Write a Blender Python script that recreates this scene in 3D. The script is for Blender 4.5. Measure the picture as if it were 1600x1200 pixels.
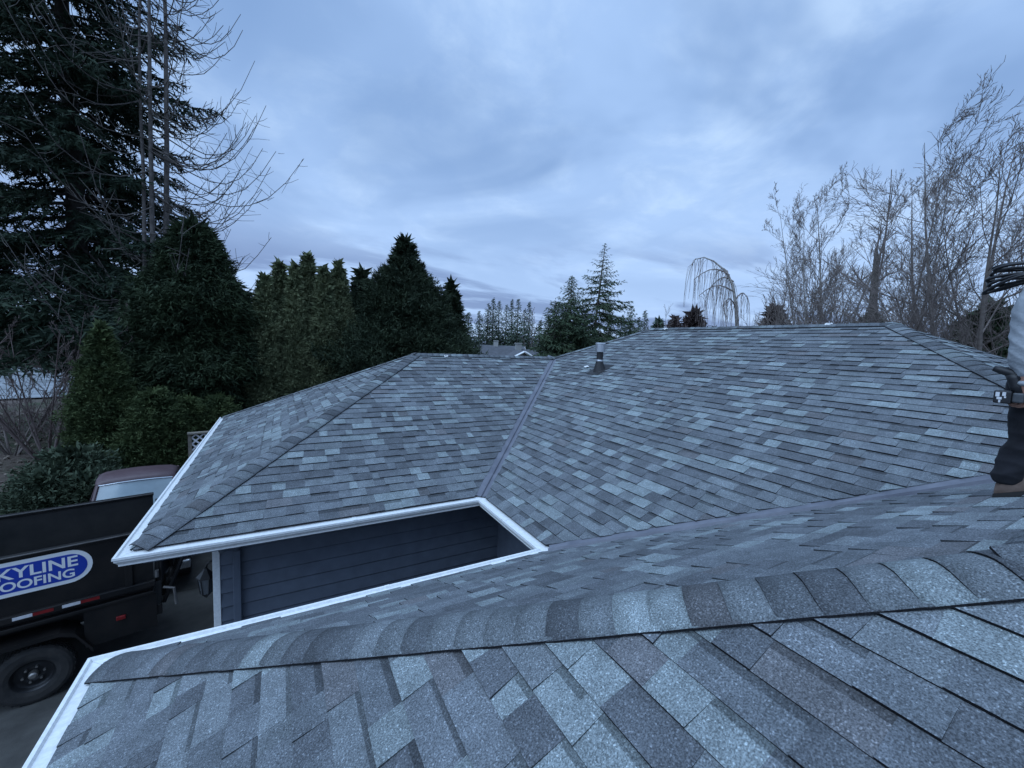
import bpy, bmesh, math, random
import numpy as np
from mathutils import Vector, Matrix

# ------------------------------------------------------------------ scene, camera, sky, sun
scene = bpy.context.scene
for o in list(bpy.data.objects):
    bpy.data.objects.remove(o, do_unlink=True)
COL = scene.collection
random.seed(7)
RNG = np.random.default_rng(7)

EH = 2.70                      # eave height above the ground
CAM = np.array([-2.5077, -5.1751, EH + 2.1381])
YAW, PITCH, ROLL = 0.5131, -0.0912, 0.0402
FPX = 642.52                   # focal length in pixels of a 1600 px wide picture
FW = np.array([math.sin(YAW)*math.cos(PITCH), math.cos(YAW)*math.cos(PITCH), math.sin(PITCH)])
_rt = np.array([math.cos(YAW), -math.sin(YAW), 0.0])
_up = np.cross(_rt, FW)
RT = _rt*math.cos(ROLL) + _up*math.sin(ROLL)
UP = -_rt*math.sin(ROLL) + _up*math.cos(ROLL)
cam_data = bpy.data.cameras.new('camera')
cam_data.sensor_width = 36.0
cam_data.lens = FPX/1600.0*36.0
cam_data.clip_start = 0.05
cam_data.clip_end = 3000
cam = bpy.data.objects.new('camera', cam_data)
COL.objects.link(cam)
cam.matrix_world = Matrix(((RT[0], UP[0], -FW[0], CAM[0]), (RT[1], UP[1], -FW[1], CAM[1]),
                           (RT[2], UP[2], -FW[2], CAM[2]), (0, 0, 0, 1)))
scene.camera = cam
scene.render.resolution_x = 1024
scene.render.resolution_y = 768
scene.view_settings.view_transform = 'Standard'
scene.view_settings.look = 'None'
scene.view_settings.gamma = 1.0
scene.view_settings.exposure = 0.80
scene.view_settings.use_curve_mapping = False
scene.render.engine = 'CYCLES'

SUN_EL, SUN_AZ = math.radians(56), math.radians(-105)     # azimuth measured from +Y towards +X
world = bpy.data.worlds.new('World')
scene.world = world
world.use_nodes = True
wt = world.node_tree
wt.nodes.clear()
def wn(t, **kw):
    n = wt.nodes.new(t)
    for k, v in kw.items():
        setattr(n, k, v)
    return n
def wl(a, b):
    wt.links.new(a, b)
def wmath(op, a, b=None, c=None, clamp=False):
    n = wn('ShaderNodeMath', operation=op)
    n.use_clamp = clamp
    for i, v in enumerate((a, b, c)):
        if v is None:
            continue
        if isinstance(v, (int, float)):
            n.inputs[i].default_value = v
        else:
            wl(v, n.inputs[i])
    return n.outputs[0]
def wmix(f, a, b):
    n = wn('ShaderNodeMix', data_type='RGBA')
    for s, v in ((n.inputs['Factor'], f), (n.inputs[6], a), (n.inputs[7], b)):
        if isinstance(v, (int, float)):
            s.default_value = v
        elif isinstance(v, tuple):
            s.default_value = (*v, 1)
        else:
            wl(v, s)
    return n.outputs[2]
def wramp(fac, stops):
    n = wn('ShaderNodeValToRGB')
    wl(fac, n.inputs[0])
    e = n.color_ramp.elements
    while len(e) < len(stops):
        e.new(0.5)
    for k, (p, c) in zip(e, stops):
        k.position = p
        k.color = (c, c, c, 1)
    n.color_ramp.interpolation = 'EASE'
    return n.outputs[0]
w_out = wn('ShaderNodeOutputWorld')
w_bg = wn('ShaderNodeBackground')
w_bg.inputs['Strength'].default_value = 0.11
wl(w_bg.outputs[0], w_out.inputs[0])
sky = wn('ShaderNodeTexSky', sky_type='NISHITA')
sky.sun_disc = False
sky.sun_elevation = SUN_EL
sky.sun_rotation = SUN_AZ
wtc = wn('ShaderNodeTexCoord')
wsep = wn('ShaderNodeSeparateXYZ')
wl(wtc.outputs['Generated'], wsep.inputs[0])
# flat cloud layer seen in perspective: direction divided by its height
zz = wmath('ADD', wmath('MAXIMUM', wsep.outputs[2], 0.0), 0.16)
cx = wmath('DIVIDE', wsep.outputs[0], zz)
cy = wmath('DIVIDE', wsep.outputs[1], zz)
wcmb = wn('ShaderNodeCombineXYZ')
wl(cx, wcmb.inputs[0]); wl(cy, wcmb.inputs[1])
def wnoise(scale, det, rough, off, dist=0.0, stretch=(1, 1, 1)):
    mp = wn('ShaderNodeMapping')
    mp.inputs['Location'].default_value = off
    mp.inputs['Scale'].default_value = stretch
    mp.inputs['Rotation'].default_value = (0, 0, YAW)
    wl(wcmb.outputs[0], mp.inputs[0])
    n = wn('ShaderNodeTexNoise')
    n.inputs['Scale'].default_value = scale
    n.inputs['Detail'].default_value = det
    n.inputs['Roughness'].default_value = rough
    n.inputs['Distortion'].default_value = dist
    wl(mp.outputs[0], n.inputs['Vector'])
    return n.outputs[0]
big = wramp(wnoise(0.9, 4, 0.55, (6.1, 0.7, 0), 0.5), [(0.33, 0), (0.66, 1)])
mid = wramp(wnoise(2.3, 6, 0.6, (0.4, 5.2, 0), 0.35), [(0.42, 0), (0.72, 1)])
# overcast sheet: blue grey with paler thin places (values are radiance / background strength)
K = 1.0/0.11/1.414
def kc(r, g, b):
    return (r*K*0.87, g*K*0.94, b*K*0.94)
base = wmix(big, kc(0.22, 0.34, 0.605), kc(0.375, 0.52, 0.83))
base = wmix(wmath('MULTIPLY', wmath('MULTIPLY', mid, big), 0.65), base, kc(0.62, 0.75, 0.98))
# paler towards the horizon
elev = wramp(wsep.outputs[2], [(0.03, 1), (0.48, 0)])
base = wmix(wmath('MULTIPLY', elev, 0.75), base, kc(0.47, 0.61, 0.92))
# bank of darker streaky cloud low in the sky
low = wramp(wsep.outputs[2], [(0.0, 1), (0.14, 0.95), (0.27, 0.0)])
strk = wramp(wnoise(0.62, 6, 0.58, (7.7, 3.9, 0), 0.25, (0.7, 1.5, 1)), [(0.46, 0), (0.56, 1)])
base = wmix(wmath('MULTIPLY', wmath('MULTIPLY', low, strk), 0.9), base, kc(0.185, 0.255, 0.47))
col = wmix(0.97, sky.outputs[0], base)
wl(col, w_bg.inputs['Color'])

sun_data = bpy.data.lights.new('sun', 'SUN')
sun_data.energy = 1.5
sun_data.angle = math.radians(70)
sun_data.color = (0.54, 0.74, 1.0)
sun = bpy.data.objects.new('sun', sun_data)
COL.objects.link(sun)
sd = Vector((math.sin(SUN_AZ)*math.cos(SUN_EL), math.cos(SUN_AZ)*math.cos(SUN_EL), math.sin(SUN_EL)))
sun.rotation_euler = sd.to_track_quat('Z', 'Y').to_euler()
sun.location = (0, 0, 40)

# ------------------------------------------------------------------ helpers
def ray(u, v):
    return FW + RT*(u-800)/FPX + UP*(600-v)/FPX
def project(p):
    d = np.asarray(p, float) - CAM
    z = d @ FW
    return 800 + FPX*(d @ RT)/z, 600 - FPX*(d @ UP)/z, z
def on_plane(u, v, n, d):
    n = np.asarray(n, float)
    r = ray(u, v)
    return CAM + r*((d - n @ CAM)/(n @ r))
def bearing(u, dist, v=530):
    """ground point at a horizontal distance in the direction of picture column u"""
    r = ray(u, v)
    h = math.hypot(r[0], r[1])
    return np.array([CAM[0] + r[0]/h*dist, CAM[1] + r[1]/h*dist, 0.0])
def height_at(u, v, dist):
    r = ray(u, v)
    return CAM[2] + r[2]/math.hypot(r[0], r[1])*dist

def nodes_of(m):
    m.use_nodes = True
    nt = m.node_tree
    return nt, nt.nodes, nt.links, nt.nodes['Principled BSDF']
def mat(name, color, rough=0.7, metal=0.0, var=0.0, scale=6.0, color2=None, bump=0.0, bscale=60.0, detail=4, spec=0.5, coat=0.0):
    m = bpy.data.materials.new(name)
    nt, N, L, b = nodes_of(m)
    b.inputs['Base Color'].default_value = (*color, 1)
    b.inputs['Roughness'].default_value = rough
    b.inputs['Metallic'].default_value = metal
    b.inputs['Specular IOR Level'].default_value = spec
    if coat:
        b.inputs['Coat Weight'].default_value = coat
        b.inputs['Coat Roughness'].default_value = 0.15
    geo = N.new('ShaderNodeNewGeometry')
    if color2 is not None or var:
        n = N.new('ShaderNodeTexNoise')
        n.inputs['Scale'].default_value = scale
        n.inputs['Detail'].default_value = detail
        n.inputs['Roughness'].default_value = 0.6
        L.new(geo.outputs['Position'], n.inputs['Vector'])
        r = N.new('ShaderNodeValToRGB')
        r.color_ramp.elements[0].position = 0.33
        r.color_ramp.elements[1].position = 0.68
        c2 = color2 if color2 is not None else tuple(min(1, c*(1+var)) for c in color)
        c1 = color if color2 is not None else tuple(c*(1-var) for c in color)
        r.color_ramp.elements[0].color = (*c1, 1)
        r.color_ramp.elements[1].color = (*c2, 1)
        L.new(n.outputs[0], r.inputs[0])
        L.new(r.outputs[0], b.inputs['Base Color'])
    if bump:
        n2 = N.new('ShaderNodeTexNoise')
        n2.inputs['Scale'].default_value = bscale
        n2.inputs['Detail'].default_value = 5
        L.new(geo.outputs['Position'], n2.inputs['Vector'])
        bp = N.new('ShaderNodeBump')
        bp.inputs['Strength'].default_value = bump
        bp.inputs['Distance'].default_value = 0.01
        L.new(n2.outputs[0], bp.inputs['Height'])
        L.new(bp.outputs[0], b.inputs['Normal'])
    return m

def tag(o, label=None, cat=None, group=None, kind=None):
    if label: o['label'] = label
    if cat: o['category'] = cat
    if group: o['group'] = group
    if kind: o['kind'] = kind
    return o
def empty(name, loc=(0, 0, 0), rz=0.0):
    o = bpy.data.objects.new(name, None)
    o.empty_display_size = 0.2
    COL.objects.link(o)
    o.location = loc
    o.rotation_euler = (0, 0, rz)
    return o
def link_mesh(name, me, m=None, parent=None, loc=None):
    o = bpy.data.objects.new(name, me)
    COL.objects.link(o)
    if m is not None:
        me.materials.append(m) if not me.materials else None
    if parent is not None:
        o.parent = parent
    if loc is not None:
        o.location = loc
    return o

class MB:
    """collects polygons for one mesh"""
    def __init__(self):
        self.v = []; self.f = []; self.c = []
    def poly(self, pts, col=None):
        i = len(self.v)
        self.v += [tuple(p) for p in pts]
        self.f.append(tuple(range(i, i+len(pts))))
        self.c.append(col)
    def verts_faces(self, vs, fs, col=None):
        i = len(self.v)
        self.v += [tuple(p) for p in vs]
        for f in fs:
            self.f.append(tuple(i+k for k in f)); self.c.append(col)
    def box(self, a, b, M=None, col=None):
        x0, y0, z0 = a; x1, y1, z1 = b
        vs = [(x0,y0,z0),(x1,y0,z0),(x1,y1,z0),(x0,y1,z0),(x0,y0,z1),(x1,y0,z1),(x1,y1,z1),(x0,y1,z1)]
        if M is not None:
            vs = [tuple(M @ Vector(p)) for p in vs]
        self.verts_faces(vs, [(0,3,2,1),(4,5,6,7),(0,1,5,4),(1,2,6,5),(2,3,7,6),(3,0,4,7)], col)
    def loft(self, rings, cap=True, closed=True, col=None):
        n = len(rings[0]); vs = [p for r in rings for p in r]; fs = []
        for k in range(len(rings)-1):
            for j in range(n if closed else n-1):
                a = k*n+j; b = k*n+(j+1) % n
                fs.append((a, b, b+n, a+n))
        if cap and closed:
            fs.append(tuple(range(n-1, -1, -1)))
            fs.append(tuple((len(rings)-1)*n+j for j in range(n)))
        self.verts_faces(vs, fs, col)
    def tube(self, pts, r, sides=8, cap=True, col=None):
        pts = [Vector(p) for p in pts]
        rr = r if hasattr(r, '__len__') else [r]*len(pts)
        rings = []
        prev = None
        for k, p in enumerate(pts):
            t = (pts[min(k+1, len(pts)-1)] - pts[max(k-1, 0)]).normalized()
            if prev is None:
                a = Vector((0, 0, 1)) if abs(t.z) < 0.9 else Vector((1, 0, 0))
                s = t.cross(a).normalized()
            else:
                s = (prev - t*prev.dot(t)).normalized()
            prev = s
            w = t.cross(s)
            rings.append([tuple(p + (s*math.cos(2*math.pi*j/sides) + w*math.sin(2*math.pi*j/sides))*rr[k]) for j in range(sides)])
        self.loft(rings, cap, True, col)
    def build(self, name, m=None, parent=None, smooth=False, bevel=0.0, loc=None):
        me = bpy.data.meshes.new(name)
        me.from_pydata(self.v, [], self.f)
        if any(c is not None for c in self.c):
            ca = me.color_attributes.new('Col', 'FLOAT_COLOR', 'CORNER')
            arr = np.ones((len(me.loops), 4), np.float32)
            k = 0
            for f, c in zip(self.f, self.c):
                if c is not None:
                    arr[k:k+len(f), :3] = c
                k += len(f)
            ca.data.foreach_set('color', arr.ravel())
        bm = bmesh.new(); bm.from_mesh(me)
        bmesh.ops.recalc_face_normals(bm, faces=bm.faces) if not any(c is not None for c in self.c) else None
        bm.to_mesh(me); bm.free()
        if smooth:
            me.polygons.foreach_set('use_smooth', [True]*len(me.polygons))
        me.update()
        o = link_mesh(name, me, m, parent, loc)
        if bevel:
            bv = o.modifiers.new('bevel', 'BEVEL')
            bv.width = bevel; bv.segments = 2; bv.limit_method = 'ANGLE'
        return o

def np_mesh(name, V, F, m, parent=None, smooth=False):
    """fast mesh from arrays, all faces with the same corner count"""
    V = np.asarray(V, np.float32); F = np.asarray(F, np.int32)
    me = bpy.data.meshes.new(name)
    me.vertices.add(len(V)); me.vertices.foreach_set('co', V.ravel())
    k = F.shape[1]
    me.loops.add(F.size); me.loops.foreach_set('vertex_index', F.ravel())
    me.polygons.add(len(F))
    me.polygons.foreach_set('loop_start', np.arange(0, F.size, k, dtype=np.int32))
    if smooth:
        me.polygons.foreach_set('use_smooth', np.ones(len(F), bool))
    me.update(calc_edges=True)
    return link_mesh(name, me, m, parent)
# ------------------------------------------------------------------ house geometry (all eaves level, all pitches equal)
S = 0.4829
G = math.hypot(1, S)
LA, LC, LN, WF, WN, HR = 3.798, 1.775, 3.508, 7.812, 6.335, 5.615
OH = 0.60                     # overhang
EXPO = 0.143                  # shingle exposure

def shingle_mat():
    m = bpy.data.materials.new('asphalt_shingle')
    nt, N, L, b = nodes_of(m)
    b.inputs['Roughness'].default_value = 0.92
    b.inputs['Specular IOR Level'].default_value = 0.25
    at = N.new('ShaderNodeAttribute'); at.attribute_name = 'Col'
    geo = N.new('ShaderNodeNewGeometry')
    def noise(sc, det, lo, hi, a, c):
        n = N.new('ShaderNodeTexNoise'); n.inputs['Scale'].default_value = sc; n.inputs['Detail'].default_value = det
        n.inputs['Roughness'].default_value = 0.65
        L.new(geo.outputs['Position'], n.inputs['Vector'])
        r = N.new('ShaderNodeMapRange'); r.inputs[1].default_value = lo; r.inputs[2].default_value = hi
        r.inputs[3].default_value = a; r.inputs[4].default_value = c
        L.new(n.outputs[0], r.inputs[0])
        return n, r.outputs[0]
    n1, g1 = noise(170, 3, 0.36, 0.66, 0.52, 1.58)
    n2, g2 = noise(7, 4, 0.3, 0.7, 0.80, 1.20)
    n3, g3 = noise(0.7, 3, 0.3, 0.7, 0.90, 1.10)
    vo = N.new('ShaderNodeTexVoronoi'); vo.inputs['Scale'].default_value = 190
    L.new(geo.outputs['Position'], vo.inputs['Vector'])
    sp = N.new('ShaderNodeSeparateColor'); L.new(vo.outputs['Color'], sp.inputs[0])
    fl = N.new('ShaderNodeMapRange'); fl.inputs[1].default_value = 0.86; fl.inputs[2].default_value = 1.0
    fl.inputs[3].default_value = 1.0; fl.inputs[4].default_value = 1.95
    L.new(sp.outputs[0], fl.inputs[0])
    def mul(a, c):
        k = N.new('ShaderNodeMath'); k.operation = 'MULTIPLY'; L.new(a, k.inputs[0]); L.new(c, k.inputs[1]); return k.outputs[0]
    f = mul(mul(g1, g2), mul(g3, fl.outputs[0]))
    vm = N.new('ShaderNodeVectorMath'); vm.operation = 'SCALE'
    L.new(at.outputs['Color'], vm.inputs[0]); L.new(f, vm.inputs['Scale'])
    L.new(vm.outputs[0], b.inputs['Base Color'])
    bp = N.new('ShaderNodeBump'); bp.inputs['Strength'].default_value = 0.5; bp.inputs['Distance'].default_value = 0.004
    L.new(n1.outputs[0], bp.inputs['Height']); L.new(bp.outputs[0], b.inputs['Normal'])
    return m
M_SHINGLE = shingle_mat()
M_DECK = mat('roof_underlay', (0.02, 0.02, 0.022), 0.9)
M_WHITE = mat('white_painted_metal', (0.70, 0.715, 0.72), 0.40, color2=(0.86, 0.87, 0.87), scale=38, detail=12, bump=0.05, bscale=18)
M_GUARD = mat('dusty_white_gutter_top', (0.70, 0.73, 0.74), 0.5, color2=(0.85, 0.86, 0.86), scale=14, detail=6)
M_FLASH = mat('grey_painted_valley_metal', (0.105, 0.11, 0.135), 0.36, color2=(0.165, 0.17, 0.20), scale=5, detail=7, bump=0.05, bscale=14)
M_SIDING = mat('slate_blue_siding', (0.098, 0.118, 0.155), 0.6, var=0.12, scale=5, bump=0.08, bscale=90)
M_SIDTRIM = mat('slate_blue_trim', (0.098, 0.118, 0.155), 0.5, var=0.1, scale=8)
M_SOFFIT = mat('white_soffit', (0.5, 0.5, 0.5), 0.7, var=0.05)
M_RUBBER = mat('black_rubber_boot', (0.018, 0.018, 0.02), 0.6, var=0.2, scale=30)
M_GALV = mat('galvanised_steel', (0.55, 0.57, 0.6), 0.35, metal=0.85, var=0.12, scale=25)

PAL = [((0.098, 0.106, 0.117), 0.24), ((0.124, 0.136, 0.149), 0.32), ((0.146, 0.162, 0.174), 0.24),
       ((0.188, 0.216, 0.225), 0.17), ((0.122, 0.124, 0.132), 0.03)]
def pick_col(r):
    x = r.random(); a = 0
    for c, w in PAL:
        a += w
        if x <= a:
            break
    j = r.uniform(0.88, 1.12)
    return (c[0]*j, c[1]*j, c[2]*j)
BUTT = (0.010, 0.010, 0.012)

house = empty('house', (0, 0, 0))
tag(house, 'hip roofed house with grey shingles, white gutters and dark blue siding', 'house')

class Slope:
    def __init__(self, origin, e, inn, poly, cut=()):
        """origin on the eave, e along the eave, inn horizontal uphill; poly = plan polygon; cut = (p, q) edges drawn back for valleys"""
        self.o = np.array(origin, float); self.e = np.array(e, float); self.i = np.array(inn, float)
        self.poly = [self.to_uv(p) for p in poly]
        self.n = np.array([-S*self.i[0], -S*self.i[1], 1.0])/G
        self.cut = [(self.to_uv(p), self.to_uv(q), d) for p, q, d in cut]
    def to_uv(self, p):
        d = np.array(p, float) - self.o
        return (float(d @ self.e), float(d @ self.i)*G)
    def pt(self, u, v, h=0.0):
        xy = self.o + self.e*u + self.i*(v/G)
        return np.array([xy[0], xy[1], EH + S*v/G]) + self.n*h

def clip_half(poly, a, b, off=0.0):
    """keep the left of a->b, moved inwards by off"""
    dx, dy = b[0]-a[0], b[1]-a[1]
    l = math.hypot(dx, dy)
    nx, ny = -dy/l, dx/l
    def s(p): return (p[0]-a[0])*nx + (p[1]-a[1])*ny - off
    out = []
    for k in range(len(poly)):
        p, q = poly[k], poly[(k+1) % len(poly)]
        sp_, sq = s(p), s(q)
        if sp_ >= 0: out.append(p)
        if (sp_ > 0) != (sq > 0) and abs(sp_-sq) > 1e-9:
            t = sp_/(sp_-sq)
            out.append((p[0]+t*(q[0]-p[0]), p[1]+t*(q[1]-p[1])))
    return out
def area(poly):
    return 0.5*sum(poly[k][0]*poly[(k+1) % len(poly)][1]-poly[(k+1) % len(poly)][0]*poly[k][1] for k in range(len(poly)))

V2 = lambda x, y: np.array([x, y], float)
C1, C0, C3, C4 = V2(-LA, 0), V2(0, 0), V2(0, -LC), V2(-LN, -LC)
C2 = V2(-LA, WF)
R1, R2 = V2(-LA+WF/2, WF/2), V2(WF/2, WF/2)
Mf, Mn = V2(HR, WF-HR), V2(HR, -LC-WN+HR)
N1, N2 = V2(-LN+WN/2, -LC-WN/2), V2(WN/2, -LC-WN/2)
C5 = V2(-LN, -LC-WN)
VC = 0.088     # how far shingles stay back from a valley
slopes = {
    'front': Slope(C1, (1, 0), (0, 1), [C1, C0, R2, R1], [(C0, R2, VC)]),
    'end': Slope(C2, (0, -1), (1, 0), [C2, C1, R1]),
    'main': Slope(C0, (0, -1), (1, 0), [C0, C3, N2, Mn, Mf, R2], [(R2, C0, VC), (C3, N2, VC)]),
    'court': Slope(C3, (-1, 0), (0, -1), [C3, C4, N1, N2], [(N2, C3, VC)]),
    'near': Slope(C4, (0, -1), (1, 0), [C4, C5, N1]),
    'side_a': Slope(C5, (1, 0), (0, 1), [C5, V2(WN/2, -LC-WN), N2, N1]),
    'side_b': Slope(C5, (1, 0), (0, 1), [V2(WN/2, -LC-WN), V2(2*HR, -LC-WN), Mn, N2]),
}
# hidden back slopes close the roof
back = [[C2, V2(2*HR, WF), Mf, R2, R1], [V2(2*HR, WF), V2(2*HR, -LC-WN), Mn, Mf]]
roof_mb = MB()
for sl in slopes.values():
    roof_mb.poly([sl.pt(u, v, -0.012) for u, v in sl.poly])
def hz_of(p):
    if abs(p[0]-HR) < 1e-6: return S*HR
    if p is R2 or p is R1: return S*WF/2
    return 0.0
for pl in back:
    roof_mb.poly([(p[0], p[1], EH + hz_of(p) - 0.012) for p in pl])
me = bpy.data.meshes.new('roof'); me.from_pydata(roof_mb.v, [], roof_mb.f); me.update()
roof = link_mesh('roof', me, M_DECK, house)
tag(roof, 'grey laminated shingle roof of hips and valleys')

# ---- shingles
tabs = []                                  # (pixel size, verts, faces, cols)
def tab_solid(sl, poly, v0, ht, hb, col, r, band=False):
    """wedge with its thick end at the butt (v0); on the lower laminate the makers press a band of dark granules under the next course"""
    v1 = v0 + EXPO + 0.02
    def hgt(v):
        t = min(1, max(0, (v-v0)/(v1-v0)))
        return ht*(1-t) + hb*t
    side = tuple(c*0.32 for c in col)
    n = len(poly)
    vs_ = [tuple(sl.pt(u, v, hgt(v))) for u, v in poly] + [tuple(sl.pt(u, v, -0.004)) for u, v in poly]
    fs = []; cs = []
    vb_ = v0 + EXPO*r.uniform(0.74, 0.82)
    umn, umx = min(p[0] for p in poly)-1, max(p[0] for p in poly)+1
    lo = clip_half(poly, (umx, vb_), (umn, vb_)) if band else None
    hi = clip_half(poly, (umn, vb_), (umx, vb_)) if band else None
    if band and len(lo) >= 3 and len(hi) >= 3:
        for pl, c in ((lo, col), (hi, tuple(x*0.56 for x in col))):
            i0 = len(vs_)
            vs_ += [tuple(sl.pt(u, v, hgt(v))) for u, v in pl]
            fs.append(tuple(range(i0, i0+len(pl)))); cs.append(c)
    else:
        fs.append(tuple(range(n))); cs.append(col)
    for k in range(n):
        k2 = (k+1) % n
        butt = abs(poly[k][1]-v0) < 2e-3 and abs(poly[k2][1]-v0) < 2e-3
        fs.append((k, n+k, n+k2, k2)); cs.append(BUTT if butt else side)
    return vs_, fs, cs
r = random.Random(11)
for name, sl in slopes.items():
    us = [p[0] for p in sl.poly]; vs = [p[1] for p in sl.poly]
    umin, umax, vmax = min(us), max(us), max(vs)
    nrow = int(vmax/EXPO)+1
    for row in range(nrow):
        v0 = row*EXPO
        wob = r.uniform(-0.003, 0.003)
        u = umin - r.uniform(0.0, 0.35)
        sl0 = 0.0
        raised = r.random() < 0.5
        while u < umax:
            w = r.choice((0.10, 0.15, 0.17, 0.20, 0.24, 0.28, 0.34)) * r.uniform(0.85, 1.15)
            sl1 = r.uniform(-0.014, 0.014)
            va, vb = v0 + wob, v0 + EXPO + 0.016
            if row == 0: va = -0.018
            off_j = r.uniform(-0.014, 0.012)
            quad = [(u, va), (u+w, va), (u+w+sl1, vb), (u+sl0, vb)]
            poly = quad
            n = len(sl.poly)
            for k in range(n):
                a, b = sl.poly[k], sl.poly[(k+1) % n]
                if abs(a[1]) < 1e-6 and abs(b[1]) < 1e-6: continue        # the eave itself
                off = 0.0
                for p, q, d in sl.cut:
                    if (abs(p[0]-a[0])+abs(p[1]-a[1]) < 1e-6 and abs(q[0]-b[0])+abs(q[1]-b[1]) < 1e-6): off = d
                if off: off += off_j if row else 0.0
                poly = clip_half(poly, a, b, off)
                if len(poly) < 3: break
            if len(poly) >= 3 and area(poly) > 4e-4:
                ht = (0.0160 if raised else 0.0085) + r.uniform(-0.0012, 0.0018)
                col = pick_col(r)
                c = np.mean([sl.pt(a, b, 0) for a, b in poly], axis=0)
                d = c - CAM
                z = d @ FW
                px = 0.0
                if z > 0.1:
                    pu, pv, _ = project(c)
                    if -20 < pu < 1620 and -20 < pv < 1220:
                        cosv = abs(sl.n @ d)/np.linalg.norm(d)
                        px = area(poly)*cosv*FPX*FPX/(z*z)
                vis = z > -2.0
                if vis:
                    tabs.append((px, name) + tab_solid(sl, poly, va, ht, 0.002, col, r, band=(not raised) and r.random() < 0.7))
            u += w; sl0 = sl1
            raised = (not raised) if r.random() < 0.75 else raised
tabs.sort(key=lambda t: -t[0])
def tab_mesh(name, items, parent):
    mb = MB()
    for it in items:
        i = len(mb.v)
        mb.v += it[2]
        mb.f += [tuple(i+k for k in f) for f in it[3]]
        mb.c += it[4]
    return mb
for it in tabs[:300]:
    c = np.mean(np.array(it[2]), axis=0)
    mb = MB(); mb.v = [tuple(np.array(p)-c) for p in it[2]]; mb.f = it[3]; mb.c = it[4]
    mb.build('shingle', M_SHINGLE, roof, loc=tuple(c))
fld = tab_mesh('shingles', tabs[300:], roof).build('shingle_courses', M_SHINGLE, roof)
tag(fld, 'remaining grey shingle courses of the roof', kind='stuff')

# ---- hip and ridge caps
def zlift(p, z):
    return np.array([p[0], p[1], EH + z])
def caps(A, B, drops, step=0.142, hw=0.148, start=0.0, lift=0.0135, first_round=False, seed=0):
    """A low end, B high end (3D); drops = the two unit vectors running down the slopes at right angles to the hip"""
    rr = random.Random(seed)
    A = np.array(A); B = np.array(B)
    L_ = np.linalg.norm(B-A); d = (B-A)/L_
    e1, e2 = [np.array(x)/np.linalg.norm(x) for x in drops]
    up = -(e1+e2); up /= np.linalg.norm(up)
    sinb = -float(e1 @ up); 
    lat = e1 + up*sinb; lat /= np.linalg.norm(lat); cosb = float(e1 @ lat)
    n = int((L_-start)/step)+1
    ws = np.linspace(-1, 1, 11)
    rad = 0.05
    for k in range(n):
        t0 = start + k*step; t1 = min(t0 + step + 0.03, L_+0.05)
        if t1 - t0 < 0.03: continue
        h0 = lift + 0.010 + rr.uniform(-0.002, 0.003); h1 = lift + 0.002
        skew = rr.uniform(-0.004, 0.004); w_ = hw*rr.uniform(0.99, 1.01)
        col = pick_col(rr)
        f_ = 0.80 if rr.random() < 0.6 else 1.0
        col = tuple(c*f_ for c in col)
        rows_t = []; rows_b = []
        for t, h in ((t0, h0), ((t0+t1)/2, (h0+h1)/2), (t1, h1)):
            a = []; b = []
            for w in ws:
                x = w*w_
                drop = sinb*(math.sqrt(x*x+rad*rad)-rad)
                edge = 0.004*abs(w)**6 + (0.010*abs(w)**4 if t == t0 else (0.005*abs(w)**4 if t < t1 else 0))
                tt = t + skew*w + (0.006*abs(w)**3 if t == t0 else 0) + (rr.uniform(-.0012, .0012))
                base = A + d*tt + lat*(x*cosb) - up*drop
                a.append(base + up*(h - edge)); b.append(base + up*(h - 0.009 - edge))
            rows_t.append(a); rows_b.append(b)
        c = A + d*((t0+t1)/2)
        m_ = len(ws)
        vs = [tuple(p-c) for row in rows_t for p in row] + [tuple(p-c) for row in rows_b for p in row]
        fs = []; cs = []
        for q in range(2):
            for j in range(m_-1):
                a = q*m_+j
                fs.append((a, a+1, a+1+m_, a+m_)); cs.append(col)
        o3 = 3*m_
        for j in range(m_-1):
            fs.append((j, o3+j, o3+j+1, j+1)); cs.append(BUTT)
        for q in range(2):
            a = q*m_; fs.append((a, a+m_, o3+a+m_, o3+a)); cs.append(BUTT)
            a = q*m_+m_-1; fs.append((a, o3+a, o3+a+m_, a+m_)); cs.append(BUTT)
        mb = MB(); mb.v = vs; mb.f = fs; mb.c = cs
        o = mb.build('hip_cap', M_SHINGLE, roof, loc=tuple(c))
        o.data.polygons.foreach_set('use_smooth', [k2 < 2*(m_-1) for k2 in range(len(fs))])
def hip_drops(d, n1, n2):
    d = np.array(d)/np.linalg.norm(d)
    out = []
    for n in (n1, n2):
        e = np.cross(d, n)
        if e[2] > 0: e = -e
        out.append(e)
    return out
nx_, ny_ = np.array([-S, 0, 1])/G, np.array([0, -S, 1])/G      # slopes rising towards +x / +y
nyb = np.array([0, S, 1])/G; nxb = np.array([S, 0, 1])/G
def run(A, B, za, zb, n1, n2, **kw):
    a, b = zlift(A, za), zlift(B, zb)
    caps(a, b, hip_drops(b-a, n1, n2), **kw)
run(C4, N1, 0, S*WN/2, nx_, nyb, seed=1, start=0.03)
run(C1, R1, 0, S*WF/2, nx_, ny_, seed=2, start=0.03)
run(R2, R1, S*WF/2, S*WF/2, ny_, nyb, seed=3)
run(R2, Mf, S*WF/2, S*HR, nx_, nyb, seed=4)
run(Mf, Mn, S*HR, S*HR, nx_, nxb, seed=5)
run(N2, Mn, S*WN/2, S*HR, nx_, ny_, seed=6)
run(N2, N1 - V2(0.0, 0), S*WN/2, S*WN/2, nyb, ny_, seed=7, lift=0.019)
run(C5 + (N1-C5)*0.5, N1, S*WN/4, S*WN/2, nx_, ny_, seed=8)
run(C2, R1, 0, S*WF/2, nx_, nyb, seed=9)

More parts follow.
